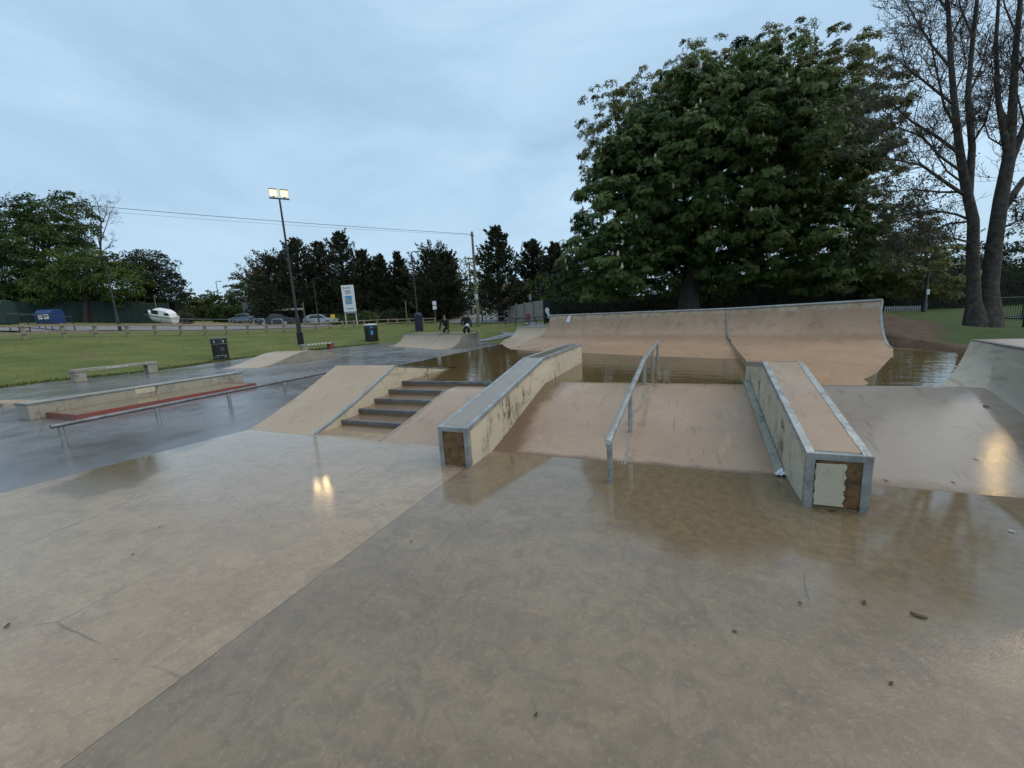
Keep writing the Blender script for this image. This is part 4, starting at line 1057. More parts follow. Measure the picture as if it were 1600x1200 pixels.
MB().box(-.55, -.42, -.076, -.0705, h0+hh*.88, h0+hh*.93, T).build('logo', 'red', root)
MB().box(-.42, .42, -.077, -.0705, h0+hh*.32, h0+hh*.62, T).build('map_panel', 'blue_print', root)
mb = MB()
for i in range(10): MB().box(-.35+.24*(i % 3)+random.uniform(0, .1), -.22+.24*(i % 3)+random.uniform(.05, .15), -.081, -.0775, h0+hh*(.35+.06*(i//3)), h0+hh*(.35+.06*(i//3)+.035), T).build('map_mark', 'yellow', root)
b = ground_pt(478, 506, 52)
root = thing('marker_post', tuple(b), 'thin pale notched marker post left of the silver car', 'post')
H = pole_to(b, 477, 472)
mb = MB().lathe([(.05, -.2), (.05, H)], 8, tuple(b))
mb.build('post', 'polew', root)
for k in range(5): MB().cbox(tuple(b+Vector((0, 0, H*(.35+.14*k)))-RU*.12), (.3, .05, .08), FACE).build('rung', 'polew', root)
b = ground_pt(522, 510, 50)
root = thing('warning_sign', tuple(b), 'small yellow sign beside the silver car', 'sign')
MB().cbox(tuple(b+Vector((0, 0, 1.05))), (.55, .04, .5), FACE+.2).build('plate', 'yellow', root); MB().lathe([(.03, -.1), (.03, .8)], 6, tuple(b)).build('post', 'galv_d', root)
# big sign seen from behind, among the bushes
b = ground_pt(399, 502, 66)
root = thing('road_sign', tuple(b), 'wide grey direction sign seen from behind among the far bushes', 'sign')
T = Matrix.Translation(b)@Matrix.Rotation(FACE, 4, 'Z')
H = pole_to(b, 399, 472)
for s in (-.9, .8): MB().box(s-.07, s+.07, -.05, .05, -.2, H-.2, T).build('leg', 'rubble', root)
MB().box(-1.7, .2, -.1, -.052, H-1.6, H, T).box(.25, 1.5, -.1, -.052, H-1.3, H-.05, T).build('panel', 'rubble', root)
for z in (H-.4, H-1.1): MB().box(-1.6, 1.45, -.15, -.101, z, z+.1, T).build('brace', 'galv', root)
# bus shelter
b = ground_pt(455, 508, 60)
root = thing('bus_shelter', tuple(b), 'dark bus shelter with pale flat roof behind the lit mast', 'bus shelter')
T = Matrix.Translation(b)@Matrix.Rotation(FACE-.25, 4, 'Z')
MB().box(-1.9, 1.9, -.9, .9, 2.0, 2.25, T).build('roof', 'cap', root)
for sx in (-1.75, 1.75):
    for sy in (-.7, .7): MB().box(sx-.05, sx+.05, sy-.05, sy+.05, -.1, 2.0, T).build('post', 'black', root)
MB().box(-1.69, 1.69, .66, .69, .25, 1.9, T).build('pane', 'glass', root); MB().box(-1.4, 1.4, .2, .6, .45, .52, T).build('seat', 'dkblue', root)
# cycle hoops
for i, (px, py, D) in enumerate(((406, 512, 45), (434.5, 511, 45))):
    b = ground_pt(px, py, D); w, h = .62, .85
    pts = [b-RU*w+Vector((0, 0, -.1)), b-RU*w+Vector((0, 0, h-.18)), b-RU*(w-.15)+Vector((0, 0, h)), b+RU*(w-.15)+Vector((0, 0, h)), b+RU*w+Vector((0, 0, h-.18)), b+RU*w+Vector((0, 0, -.1))]
    o = MB().tube(pts, .05, 8).build('cycle_hoop', 'galv', None, True); tag(o, ['grey bike hoop in front of the pale blue car', 'grey bike hoop in front of the dark car'][i], 'cycle stand', 'cycle hoops by the car park')

# wooden rail fence: every post its own part
p0, p1 = fence_at(39, 530), fence_at(680, 505.3)
root = thing('rail_fence', tuple(p0), 'long low wooden post and rail fence along the top of the grass bank', 'fence')
ys = [fence_at(x, y).y for x, y in FENCE_PX]
ys = [ys[0]-1.75*k for k in (4, 3, 2, 1)]+ys
pts = []
for y in ys:
    z = tz(-34.5, y); pts.append((y, z))
    MB().cbox((-34.5, y, z+.38), (.17, .17, .96)).build('post', 'wood', root, False, .02)
for h in (.76, .34):
    mb = MB()
    for (ya, za), (yb, zb) in zip(pts[:-1], pts[1:]):
        mb.prism([(-34.40, ya+.0, za+h-.055), (-34.36, ya, za+h-.055), (-34.36, ya, za+h+.055), (-34.40, ya, za+h+.055)], (0, 0, 0), (0, yb-ya, zb-za))
    mb.build('rail', 'wood', root)
def railing(label, picks, h, step, mat='black', cat='railing', rails=(1.0, .08), r=.03):
    P3 = [ground_pt(*q) for q in picks]
    root = thing('metal_railing', tuple(P3[0]), label, cat)
    for f in rails:
        MB().tube([p+Vector((0, 0, h*f)) for p in P3], r, 6).build('rail', mat, root)
    for a, b_ in zip(P3[:-1], P3[1:]):
        n_ = max(1, int((b_-a).length/step))
        for k in range(n_): 
            q = a.lerp(b_, k/n_); MB().tube([q-Vector((0, 0, .1)), q+Vector((0, 0, h))], r, 6).build('post', mat, root)
    q = P3[-1]; MB().tube([q-Vector((0, 0, .1)), q+Vector((0, 0, h))], r, 6).build('post', mat, root)
    return root
railing('black handrail nearest the fence at the left edge', [(-60, 530, 25), (20, 529, 25.5), (34, 529, 25.6), (50, 527, 26)], 1.05, 1.0)
railing('black handrail running back towards the blue container', [(18, 521, 30), (65, 524, 28.5), (85, 526, 27.5), (120, 527, 27)], 1.05, 1.1)
railing('long low black barrier behind the fence near the boat', [(255, 519, 38), (320, 517, 40), (400, 515.5, 42)], .8, 1.6, 'galv_d', 'barrier', (1.0, .5), .025)
railing('dark low barrier rail crossing the path by the road', [(790, 512, 40), (806, 514, 38), (838, 512, 37), (870, 511, 36)], .75, 2.2, 'black', 'barrier', (1.0,), .035)
railing('short grey barrier posts and rail beneath the telegraph pole', [(728, 508, 46), (745, 508, 45), (760, 507, 44), (790, 505, 44)], .8, 1.6, 'galv_d', 'barrier', (1.0,), .04)

# containers, mesh fence, boat
def clothes_bank(px, py, D, w, h, mat, label, yaw):
    b = ground_pt(px, py, D)
    root = thing('recycling_container', tuple(b), label, 'container')
    T = Matrix.Translation(b)@Matrix.Rotation(FACE+yaw, 4, 'Z')
    MB().prism([(-w/2, 0, 0), (-w/2, 0, h*.72), (-w/2+.0, .35, h), (-w/2, 1.3, h), (-w/2, 1.5, h*.8), (-w/2, 1.5, 0)], (0, 0, 0), (w, 0, 0))
    mb = MB().prism([(-w/2, 0, 0), (-w/2, 0, h*.72), (-w/2, .35, h), (-w/2, 1.3, h), (-w/2, 1.5, h*.8), (-w/2, 1.5, 0)], (0, 0, 0), (w, 0, 0))
    mb.v = [tuple(T@Vector(p)) for p in mb.v]; mb.build('body', mat, root, False, .04)
    return root, T
cb, T = clothes_bank(69, 506, 44, 1.75, 1.55, 'blue', 'blue recycling container with a white notice', .0)
MB().box(-.45, .72, -.03, -.002, .5, 1.02, T).build('notice', 'white', cb); mb = MB()
for k in range(6): mb.box(-.32+k*.16, -.2+k*.16, -.036, -.031, .72, .82, T)
mb.box(-.32, .6, -.033, -.0305, .70, .722, T); mb.build('text_line', 'faint', cb)
cb, T = clothes_bank(-16, 508, 40, 2.6, 2.4, 'dkgreen', 'dark green container cut off by the left edge', .1)
MB().box(.2, 1.0, -.03, -.002, 1.1, 2.0, T).build('notice', 'cap', cb)
a, b_ = ground_pt(-90, 506, 50), ground_pt(268, 502, 52)
root = thing('mesh_fence', tuple(a), 'tall dark green wire mesh fence in front of the left trees', 'fence')
n_ = 16; mbw = MB()
for i in range(n_+1):
    q = a.lerp(b_, i/n_); q.z = tz(q.x, q.y); MB().cbox(tuple(q+Vector((0, 0, 1.3))), (.09, .09, 3.0)).build('post', 'teal', root)
N_ = 330
for i in range(N_):
    q = a.lerp(b_, i/N_); q.z = tz(q.x, q.y); mbw.tube([q, q+Vector((0, 0, 2.7))], .022, 3, False)
for k in range(14):
    mbw.tube([Vector((a.lerp(b_, i/n_).x, a.lerp(b_, i/n_).y, tz(a.lerp(b_, i/n_).x, a.lerp(b_, i/n_).y)+.1+.2*k)) for i in range(n_+1)], .012, 3, False)
mbw.build('mesh_panel', 'teal', root)

b = ground_pt(256, 509, 46)
root = thing('boat', (0, 0, 0), 'small white cabin boat lying tilted on the dry grass', 'boat')
P = []
for i in range(13):
    s = i/12; x = -1.75+3.5*s; w = .62*(1-max(0, (.35-s)/.35)**2.2*.92); k = .02+.3*max(0, (.3-s)/.3)**2
    P.append([(x, w*math.sin(a_), k+.62-(.62)*max(0, math.cos(a_))**.7 if abs(math.cos(a_)) > 0 else k+.62) for a_ in [PI*(-.5+q/10) for q in range(11)]])
hull = MB().grid(P); hull.f.append(tuple(range(12*11, 13*11)))
hull.prism([P[i][0] for i in range(13)]+[P[i][10] for i in range(12, -1, -1)], (0, 0, .0), (0, 0, .03))
hull.build('hull', 'cap', root, True)
mb = MB().prism([(-1.35, -.52, .65), (-1.0, -.48, 1.02), (-.55, -.46, 1.22), (.9, -.46, 1.18), (1.5, -.5, .98), (1.68, -.52, .65)], (0, 0, 0), (0, 1.0, 0)); mb.build('cabin', 'white', root, False, .08)
for x0, x1, zt in ((-.85, .05, 1.12), (.85, 1.45, 1.0)):
    MB().box(x0, x1, -.535, -.515, .78, zt-.0).build('window', 'glass', root, False, .004)
MB().box(-1.7, 1.74, -.63, -.60, .58, .66).build('rubbing_strake', 'galv_d', root)
MB().tube([(-.6, 0, 1.15), (-.62, 0, 2.3)], .035, 6).build('mast', 'polew', root)
root.scale = (.86, 1, 1.3); root.location = b+Vector((0, 0, .3)); root.rotation_euler = (rad(10), rad(11), FACE)

# cars
def car(px, py, D, yaw, paint, label, L=4.1, W=1.72, H=1.48, hatch=True):
    b = ground_pt(px, py, D)
    root = thing('parked_car', (0, 0, 0), label, 'car')
    l = L/2
    side = [(-l, 0, .32), (-l+.02, 0, .72), (-l+.25, 0, .86), (-l+1.05, 0, .95), (l-.15, 0, 1.0) if hatch else (l-.7, 0, .98), (l, 0, .85), (l, 0, .34), (l-.1, 0, .22), (-l+.1, 0, .22)]
    MB().prism(side, (0, -W/2, 0), (0, W/2, 0)).build('body', paint, root, False, .06)
    roof = [(-l+.95, 0, .94), (-l+1.65, 0, H-.04), (-l+2.1, 0, H), (l-.9, 0, H-.03), (l-.55, 0, H-.12), (l-.12, 0, .98)] if hatch else [(-l+.95, 0, .94), (-l+1.65, 0, H-.04), (l-1.7, 0, H), (l-.75, 0, .97)]
    MB().prism(roof, (0, -W/2+.12, 0), (0, W/2-.12, 0)).build('cabin', paint, root, False, .05)
    for sy in (-1, 1):
        y0 = sy*(W/2-.118)
        xb = l-.75 if hatch else l-1.15
        for q in ([(-l+1.18, 0, .97), (-l+1.72, 0, H-.12), (-l+2.05, 0, H-.10), (-l+2.05, 0, .97)], [(-l+2.13, 0, .97), (-l+2.13, 0, H-.10), (xb-.3, 0, H-.14), (xb, 0, .99)]):
            MB().prism(q, (0, y0, 0), (0, y0+sy*.02, 0)).build('side_window', 'glass', root)
        for sx in (-l+.78, l-.78):
            mb = MB(); mb.lathe([(.30, -.10), (.32, -.06), (.32, .06), (.30, .10)], 18)
            mb.v = [(p[0]+sx, p[2]+sy*(W/2-.06), p[1]+.32) for p in mb.v]; wh = mb.build('wheel', 'tyre', root, True)
            mb = MB(); mb.lathe([(.20, -.01), (.18, .02)], 14); mb.v = [(p[0]+sx, p[2]*sy+sy*(W/2+.045), p[1]+.32) for p in mb.v]; mb.build('rim', 'rim', wh)
        MB().cbox((-l+.03, sy*(W/2-.28), .72), (.1, .34, .13)).build('headlight', 'cap', root, False, .02)
        MB().cbox((l-.02, sy*(W/2-.2), .80), (.08, .24, .2)).build('tail_light', 'red', root, False, .02)
        MB().cbox((-l+1.25, sy*(W/2+.06), 1.0), (.1, .18, .12)).build('mirror', 'black', root, False, .02)
    mb = MB().prism([(-l+1.02, -W/2+.24, .975), (-l+1.02, W/2-.24, .975), (-l+1.60, W/2-.28, H-.10), (-l+1.60, -W/2+.28, H-.10)], (-.03, 0, .02), (-.01, 0, .03)); mb.build('windscreen', 'glass', root)
    MB().box(-l-.012, -l+.004, -.26, .26, .42, .53).build('number_plate', 'white', root)
    root.location = b; root.rotation_euler.z = FACE+yaw
    return root
car(503, 511.5, 53, PI, 'silver', 'silver hatchback parked in front of the conifers')
car(384, 508, 62, .1, 'palecar', 'pale blue saloon half hidden behind the grassy rise', hatch=False)
car(435, 512, 50, .15, 'navy', 'dark saloon parked behind the fence near the bus shelter', hatch=False)
car(672, 494, 88, .5, 'silver', 'far grey car at the roadside above the crouching skater')
car(694, 493.5, 90, .5, 'palecar', 'far pale car at the roadside beside the other skater')
car(723, 495, 76, 1.3, 'navy', 'dark car facing us on the road by the pale lamp post')

# board fence with painted panel, dog bin
a, b_ = ground_pt(796, 503, 48), ground_pt(850, 499, 41)
root = thing('board_fence', tuple(a), 'tall grey close boarded fence beside the road', 'fence')
d = b_-a; n_ = 4; w_ = Vector((-d.y, d.x, 0)).normalized()
for i in range(n_):
    p, q = a+d*(i/n_), a+d*((i+1)/n_); hh_ = 1.85+.06*i
    mb = MB()
    for k in range(14):
        u0, u1 = p.lerp(q, (k+.06)/14), p.lerp(q, (k+.94)/14)
        o_ = -w_*(.012*(k % 2)); mb.prism([u0+o_, u1+o_, u1+w_*.03+o_, u0+w_*.03+o_], (0, 0, .02), (0, 0, hh_+random.uniform(-.02, .02)))
    mb.build('board_panel', 'fencew', root)
for i in range(n_+1):
    p = a+d*(i/n_)-w_*.0; MB().cbox(tuple(p+w_*.09+Vector((0, 0, 1.0))), (.11, .11, 2.15), 0).build('post', 'wood', root)
    MB().cbox(tuple(p-w_*.06+Vector((0, 0, 1.02))), (.1, .1, 2.12), 0).build('post', 'wood', root)
b = ground_pt(855.5, 502, 38)
root = thing('painted_panel', tuple(b), 'black upright panel painted with a white round headed shape', 'panel')
T = Matrix.Translation(b)@Matrix.Rotation(FACE, 4, 'Z')
MB().box(-.36, .36, -.03, .03, -.2, 2.15, T).build('board', 'black', root)
pts = [(.21*math.cos(a_)*(1 if math.sin(a_) > -.2 else .75)+.0, 0, 1.12+.30*math.sin(a_)) for a_ in [2*PI*k/20 for k in range(20)]]
mb = MB().prism(pts, (0, -.036, 0), (0, -.031, 0)).prism([(.02, 0, .82), (.02, 0, .45), (.18, 0, .38), (.26, 0, .55), (.2, 0, .95)], (0, -.0365, 0), (0, -.0311, 0)); mb.v = [tuple(T@Vector(p)) for p in mb.v]; mb.build('painted_shape', 'white', root)
MB().box(.40, .50, -.04, .06, -.2, 1.75, T).build('post', 'wood', root)
b = ground_pt(826, 507, 38)
root = thing('dog_bin', tuple(b), 'small red waste bin on a post before the board fence', 'litter bin')
T = Matrix.Translation(b)@Matrix.Rotation(FACE, 4, 'Z')
MB().box(-.2, .2, -.15, .15, .45, .98, T).build('body', 'red', root, False, .02); MB().box(-.22, .22, -.17, .17, .981, 1.06, T).build('lid', 'red', root, False, .02); MB().box(-.03, .15, .151, .2, -.1, .9, T).build('post', 'galv_d', root)
b = ground_pt(830, 500, 46); H = pole_to(b, 827, 460)
root = thing('road_sign', tuple(b), 'grey road sign on a pole rising behind the board fence', 'sign')
MB().lathe([(.04, -.2), (.04, H)], 8, tuple(b)).build('post', 'galv', root); MB().cbox(tuple(b+Vector((0, 0, H-.3))), (.42, .03, .6), FACE-.9).build('plate', 'rubble', root)

# far houses and tower
b = ground_pt(783, 488, 120)
root = thing('house', tuple(b), 'cream and brick house at the end of the road', 'house')
T = Matrix.Translation(b)@Matrix.Rotation(FACE+.35, 4, 'Z')
MB().box(-5, 9, 0, 7, -.5, 2.6, T).build('lower_wall', 'brick', root); MB().box(-4.99, 8.99, .01, 6.99, 2.601, 5.2, T).build('upper_wall', 'render', root)
mb = MB().prism([(-5.4, -.4, 5.2), (-5.4, 3.5, 8), (-5.4, 7.4, 5.2)], (0, 0, 0), (14.8, 0, 0)); mb.v = [tuple(T@Vector(p)) for p in mb.v]; rf = mb.build('roof', 'tile', root); MB().box(5, 5.8, 3, 3.8, 7.2, 9, T).build('chimney', 'brick', rf)
for x in (-3.5, -.5, 2.5, 5.5):
    w1 = MB().box(x, x+1.3, -.06, .005, 3.3, 4.6, T).build('window', 'white', root); MB().box(x+.1, x+1.2, -.075, -.061, 3.4, 4.5, T).build('pane', 'glass', w1)
b = ground_pt(412, 500, 150); H = pole_to(b, 405, 425)
root = thing('church_tower', tuple(b), 'pale stone tower half hidden behind the leftmost conifer', 'tower')
MB().cbox(tuple(b+Vector((0, 0, H/2))), (5, 5, H), FACE).build('wall', 'stone', root)
mb = MB()
for k in range(4): mb.cbox(tuple(b+RU*(-2.1+1.4*k)-FU*2.3+Vector((0, 0, H+.4))), (.7, .4, .9), FACE)
mb.build('parapet', 'stone', root); MB().cbox(tuple(b-FU*2.49+Vector((0, 0, H*.8))), (.9, .1, 2.2), FACE).build('window', 'glass', root)

# ------------------------------------------------------------------ trees
def rel(base, px, py, D): p = pd(px, py, D); return (p.x-base[0], p.y-base[1], p.z-base[2])
def E_(base, *rows):                                   # (px, py, D, rx, ry, rz)
    return [(*rel(base, *r[:3]), *r[3:]) for r in rows]
b = ground_pt(1076, 500, 22); B = tuple(b)
broad_tree('horse_chestnut_tree', 'huge dense dark horse chestnut tree with pale blossom candles behind the big ramp', None, B,
  E_(B, (1115, 295, 22, 6.3, 6.0, 6.2), (985, 335, 21.5, 3.0, 3.2, 4.0), (950, 420, 21, 2.5, 2.7, 2.0), (1260, 385, 21.5, 4.0, 3.6, 2.6), (1130, 190, 22, 3.9, 4.0, 2.2), (1250, 250, 22, 3.6, 3.4, 3.8), (1020, 240, 22.5, 2.6, 2.8, 2.4), (1110, 300, 22, 5, 4.5, 4.6)),
  'lf_chest', 2300, .58, 50, .15, .48, 'bark', 5, .22, .27, .60, flowers=190, limbs=22)
b = ground_pt(1190, 490, 31); B = tuple(b)
broad_tree('sycamore_tree', 'taller airy light green tree rising behind the dark chestnut', None, B,
  E_(B, (950, 215, 30, 2.4, 2.6, 4.2), (1000, 165, 30, 2.0, 2.2, 2.2), (1085, 122, 31, 3.2, 3, 2.2), (1190, 104, 31, 3.8, 3.4, 2.6), (1300, 115, 31, 3.6, 3.2, 3.0), (1330, 220, 28, 3.6, 4, 5.5), (1365, 390, 27, 3.4, 3.4, 3.6), (1180, 220, 33, 9, 6, 6.5), (1300, 420, 27, 4, 3, 2.4), (1425, 405, 25, 2.4, 2.2, 2.0), (1450, 440, 25, 2.4, 2, 1.4)),
  'lf_plane', 1500, .55, 34, .17, .40, 'bark_l', 3, .2, .32, .4, limbs=44)

# bare, just budding twin trunked tree
TW = {'v': [], 'leafP': [], 'leafD': []}
def grow(mb, path, r0, r1, level, kids, spread=1.0):
    """tapered limb along path with recursively grown twigs"""
    path = [np.array(p, float) for p in path]
    n_ = len(path); rs = [r0+(r1-r0)*i/(n_-1) for i in range(n_)]
    mb.tube([tuple(p) for p in path], rs, 8 if level == 0 else (5 if level == 1 else 3), False)
    L = sum(np.linalg.norm(path[i+1]-path[i]) for i in range(n_-1))
    if level >= 4: return
    for k in range(kids):
        s = RNG.uniform(.22 if level else .45, 1.0); f = s*(n_-1); i = min(n_-2, int(f)); p = path[i]+(path[i+1]-path[i])*(f-i)
        ax = unit((path[i+1]-path[i])[None])[0]; pr = unit(np.cross(ax, rand_dirs(1)[0])[None])[0]
        d = unit((ax*RNG.uniform(.55, 1.0)+pr*RNG.uniform(.55, 1.0)*spread+np.array([0, 0, .12]))[None])[0]
        ln = L*RNG.uniform(.32, .58)*(1-.25*s); ln = min(ln, [3.2, 2.0, 1.15, .6][level]); ln = max(ln, .22)
        rr = max(.006, (r0+(r1-r0)*s)*.45)
        pp = [p]; q = p.copy(); dd = d.copy(); m_ = [6, 5, 4, 3][level]
        for j in range(m_):
            dd = unit((dd+RNG.normal(size=3)*.22+np.array([0, 0, .06]))[None])[0]; q = q+dd*ln/m_; pp.append(q.copy())
        grow(mb, pp, rr, max(.0045, rr*.4), level+1, [0, 7, 6, 4, 0][level+1], spread)
        if level >= 2: TW['leafP'].append(pp[-1]); TW['leafD'].append(dd)
b = ground_pt(1530, 512, 12.2); B = np.array(b)
def P12(px, py, D=12.2): return np.array(pd(px, py, D))
root = thing('budding_tree', tuple(b), 'large nearly bare twin trunked tree with fine twigs at the right edge', 'tree')
mbT = MB(); mbC = MB()
base = [B+np.array([0, 0, -.3])]
tr = [([(1526, 519), (1524, 500), (1522, 470), (1520, 400), (1521, 345), (1511, 300)], .22, .12), ([(1511, 300), (1500, 240), (1492, 170), (1486, 100), (1482, 20), (1470, -90), (1462, -200)], .13, .03),
      ([(1513, 305), (1519, 230), (1512, 150), (1520, 60), (1532, -50), (1540, -190)], .11, .03), ([(1541, 519), (1543, 498), (1546, 450), (1554, 380), (1564, 310), (1576, 250)], .27, .15), ([(1576, 250), (1582, 170), (1586, 90), (1596, -20), (1604, -170)], .15, .03),
      ([(1572, 270), (1604, 190), (1640, 100), (1670, -40)], .11, .03), ([(1562, 335), (1600, 280), (1660, 230), (1740, 160)], .11, .03), ([(1576, 250), (1560, 160), (1556, 70), (1564, -60)], .10, .03)]
for i, (px_, r0, r1) in enumerate(tr):
    D0 = 12.2; pts = [P12(x, y, D0+.12*math.sin(i*2+j)*(1 if j else 0)) for j, (x, y) in enumerate(px_)]
    if i in (0, 3): pts[0] = pts[0]-np.array([0, 0, .35])
    mbT.tube([tuple(p) for p in pts], [(r0*[1.55, 1.25][j] if (j < 2 and i in (0, 3)) else r0+(r1-r0)*(j/(len(pts)-1))**.7) for j in range(len(pts))], 12, False)
    if i not in (0, 3): grow(mbC, [tuple(p) for p in pts], r1*.9, r1*.4, 1, 14)
limbs = [([(1512, 308), (1478, 285), (1440, 258), (1400, 250), (1368, 247)], .07), ([(1500, 240), (1462, 212), (1425, 190), (1395, 163), (1368, 150)], .065), ([(1492, 165), (1460, 140), (1425, 112), (1398, 90)], .055),
         ([(1488, 110), (1455, 70), (1430, 30), (1410, -10)], .05), ([(1519, 345), (1495, 335), (1455, 328), (1420, 340), (1390, 355)], .05), ([(1482, 20), (1455, -20), (1430, -60)], .045), ([(1516, 230), (1540, 190), (1552, 140)], .04),
         ([(1513, 150), (1535, 100), (1550, 40)], .04), ([(1505, 270), (1470, 245), (1440, 212), (1405, 200), (1372, 196)], .05), ([(1520, 380), (1490, 372), (1455, 385), (1420, 402)], .045), ([(1511, 300), (1470, 300), (1430, 296), (1385, 300)], .05), ([(1521, 345), (1480, 350), (1440, 368), (1400, 380)], .045), ([(1558, 360), (1590, 345), (1640, 330)], .05), ([(1584, 120), (1620, 60), (1650, -10)], .05),
         ([(1496, 205), (1475, 165), (1460, 95), (1450, 40)], .05), ([(1520, 60), (1500, 10), (1490, -60)], .045), ([(1578, 235), (1545, 215), (1530, 165)], .035), ([(1590, 60), (1570, 10), (1560, -40)], .04), ([(1586, 90), (1610, 130), (1640, 150)], .035),
         ([(1485, 60), (1510, 10), (1515, -50)], .04), ([(1580, 200), (1556, 150), (1548, 90)], .035), ([(1600, 190), (1585, 130), (1575, 60)], .035), ([(1470, -60), (1440, -100), (1420, -150)], .04), ([(1490, 150), (1510, 100), (1500, 50)], .035), ([(1510, 290), (1480, 268), (1462, 240), (1450, 200)], .04)]
for i, (px_, r0) in enumerate(limbs):
    off = RNG.uniform(-1.6, 1.6); pts = [P12(x, y, 12.2+off*j/(len(px_)-1)) for j, (x, y) in enumerate(px_)]
    grow(mbC, pts, r0*.8, .012, 1, 14)
mbT.build('trunk', 'bark', root, True)
mbC.build('crown', 'twig', root)
LP, LD = np.array(TW['leafP']), np.array(TW['leafD'])
lowb = 1/(1+np.exp((LP[:, 2]-5.0)*1.1))
keep = RNG.uniform(0, 1, len(LP)) < (.02+.45*lowb)
LP, LD = LP[keep], LD[keep]
LP = np.repeat(LP, 4, 0)+RNG.normal(size=(len(LP)*4, 3))*.07; LD = unit(np.repeat(LD, 4, 0)+rand_dirs(len(LP))*1.0)
Ls = RNG.uniform(.05, .10, len(LP)); V, F, T = leaf_quads(LP, LD, Ls, Ls*.32, RNG.uniform(0, 1, len(LP)), .3)
o = np_mesh('young_leaves', V, F, 'lf_sparse', root, T); o['kind'] = 'stuff'

# left group
def lt(name, label, px, py, D, rows, mat, nb, rb, per, L, r0, **kw):
    b = ground_pt(px, py, D); B = tuple(b)
    return broad_tree(name, label, kw.pop('group', None), B, E_(B, *rows), mat, nb, rb, per, L, r0, **kw)
lt('broadleaf_tree', 'broad mid green tree filling the middle of the left tree group', 75, 503, 54, [(70, 395, 54, 8.0, 5, 6.2), (95, 350, 54, 5.2, 4, 4.2), (20, 430, 54, 6.5, 4, 5)], 'lf_mid', 640, .9, 48, .34, .4, shell=.45)
lt('broadleaf_tree', 'bright yellow green tree in front of the left tree group', 135, 502, 51, [(140, 430, 51, 4.6, 3.6, 3.6), (85, 450, 51, 3.6, 3, 2.6), (190, 445, 51, 3.2, 3, 2.8)], 'lf_bright', 380, .85, 46, .32, .3, shell=.4)
lt('broadleaf_tree', 'dark purplish tree at the right end of the left tree group', 238, 500, 55, [(238, 435, 55, 3.9, 3.4, 3.6), (262, 455, 55, 2.6, 2.6, 2.6), (215, 420, 55, 2.6, 2.6, 2.2)], 'lf_dark', 300, .8, 44, .28, .3, shell=.4)
lt('broadleaf_tree', 'thin grey green tree at the far left edge', -10, 503, 55, [(-5, 380, 55, 4.6, 4, 5.5), (-60, 400, 55, 6, 4, 7), (40, 340, 56, 3, 3, 3)], 'lf_grey', 380, 1.0, 26, .28, .35, limbs=30, shell=.3)
lt('broadleaf_tree', 'low dark green tree beneath the left tree group', 40, 505, 56, [(40, 470, 56, 9, 3, 3.2), (140, 480, 56, 7, 3, 2.2), (220, 482, 57, 5, 3, 2.2), (-60, 470, 56, 7, 3, 4)], 'lf_dark', 600, 1.0, 46, .36, .3, shell=.3)
b = ground_pt(160, 502, 53); root = thing('bare_tree', tuple(b), 'leafless twiggy tree sticking out of the left tree group', 'tree')
mbT, mbC = MB(), MB(); Q = lambda x, y: np.array(pd(x, y, 53))
mbT.tube([tuple(b-Vector((0, 0, .3))), tuple(Q(158, 440)), tuple(Q(157, 380)), tuple(Q(158, 345))], [.22, .17, .12, .07], 7)
for px_ in ([(157, 390), (150, 355), (140, 335), (132, 322)], [(157, 380), (165, 355), (172, 335), (178, 322)], [(158, 350), (155, 330), (152, 315)], [(157, 400), (140, 375), (125, 355), (118, 335)], [(157, 395), (170, 385), (178, 372)], [(158, 350), (166, 335), (168, 318)]):
    grow(mbC, [Q(*p) for p in px_], .06, .02, 1, 8)
mbT.build('trunk', 'bark', root, True); mbC.build('crown', 'twig', root)

def gp(px, py, D): return tuple(ground_pt(px, py, D))
# conifers, each with its own size
CON = [('leftmost spreading conifer, hiding the foot of the stone tower', 442, 507, 62, 404, 3.9, .55), ('pointed conifer second from the left, behind the lit mast', 478, 507, 64, 366, 3.6, .8), ('bushy conifer just left of the notice board', 512, 507, 66, 372, 3.2, .8),
       ('tallest conifer, standing behind the notice board', 546, 507, 65, 356, 3.4, .75), ('conifer to the right of the tallest one', 578, 507, 66, 386, 2.9, .8), ('slim conifer in the middle of the row', 604, 507, 66, 392, 2.6, .85),
       ('slim spiky conifer next to the tall lamp column', 632, 507, 66, 388, 2.4, .9), ('round topped conifer right of the tall lamp column', 682, 506, 64, 391, 3.3, .5), ('last conifer of the row, left of the telegraph pole', 706, 505, 64, 394, 2.6, .6)]
for lb, px, py, D, pyt, R, sh in CON:
    b = ground_pt(px, py, D); H = pole_to(b, px-10, pyt-2); R *= 1.5 if px > 440 else 1.15
    conifer('conifer_tree', lb, 'conifers in a row beyond the fence', tuple(b), H, R, 'lf_con', 240, 70, .0, .40, sh)
for lb, px, py, D, pyt, R, sh in [('tall dark conifer right of the telegraph pole', 783, 500, 50, 352, 2.9, .85), ('smaller dark conifer between the telegraph pole and the chestnut', 836, 498, 54, 376, 2.9, .8), ('dark conifer just behind the left edge of the chestnut', 872, 497, 50, 382, 2.4, .8)]:
    b = ground_pt(px, py, D); H = pole_to(b, px-5, pyt-6); R *= 1.4
    conifer('conifer_tree', lb, 'conifers near the road', tuple(b), H, R, 'lf_con', 220, 70, .02, .40, sh*.9)
lt('broadleaf_tree', 'small fresh green tree behind the board fence', 845, 497, 47, [(845, 450, 47, 1.7, 1.6, 2.0), (870, 465, 46, 1.5, 1.4, 1.4)], 'lf_bright', 60, .6, 26, .28, .15)
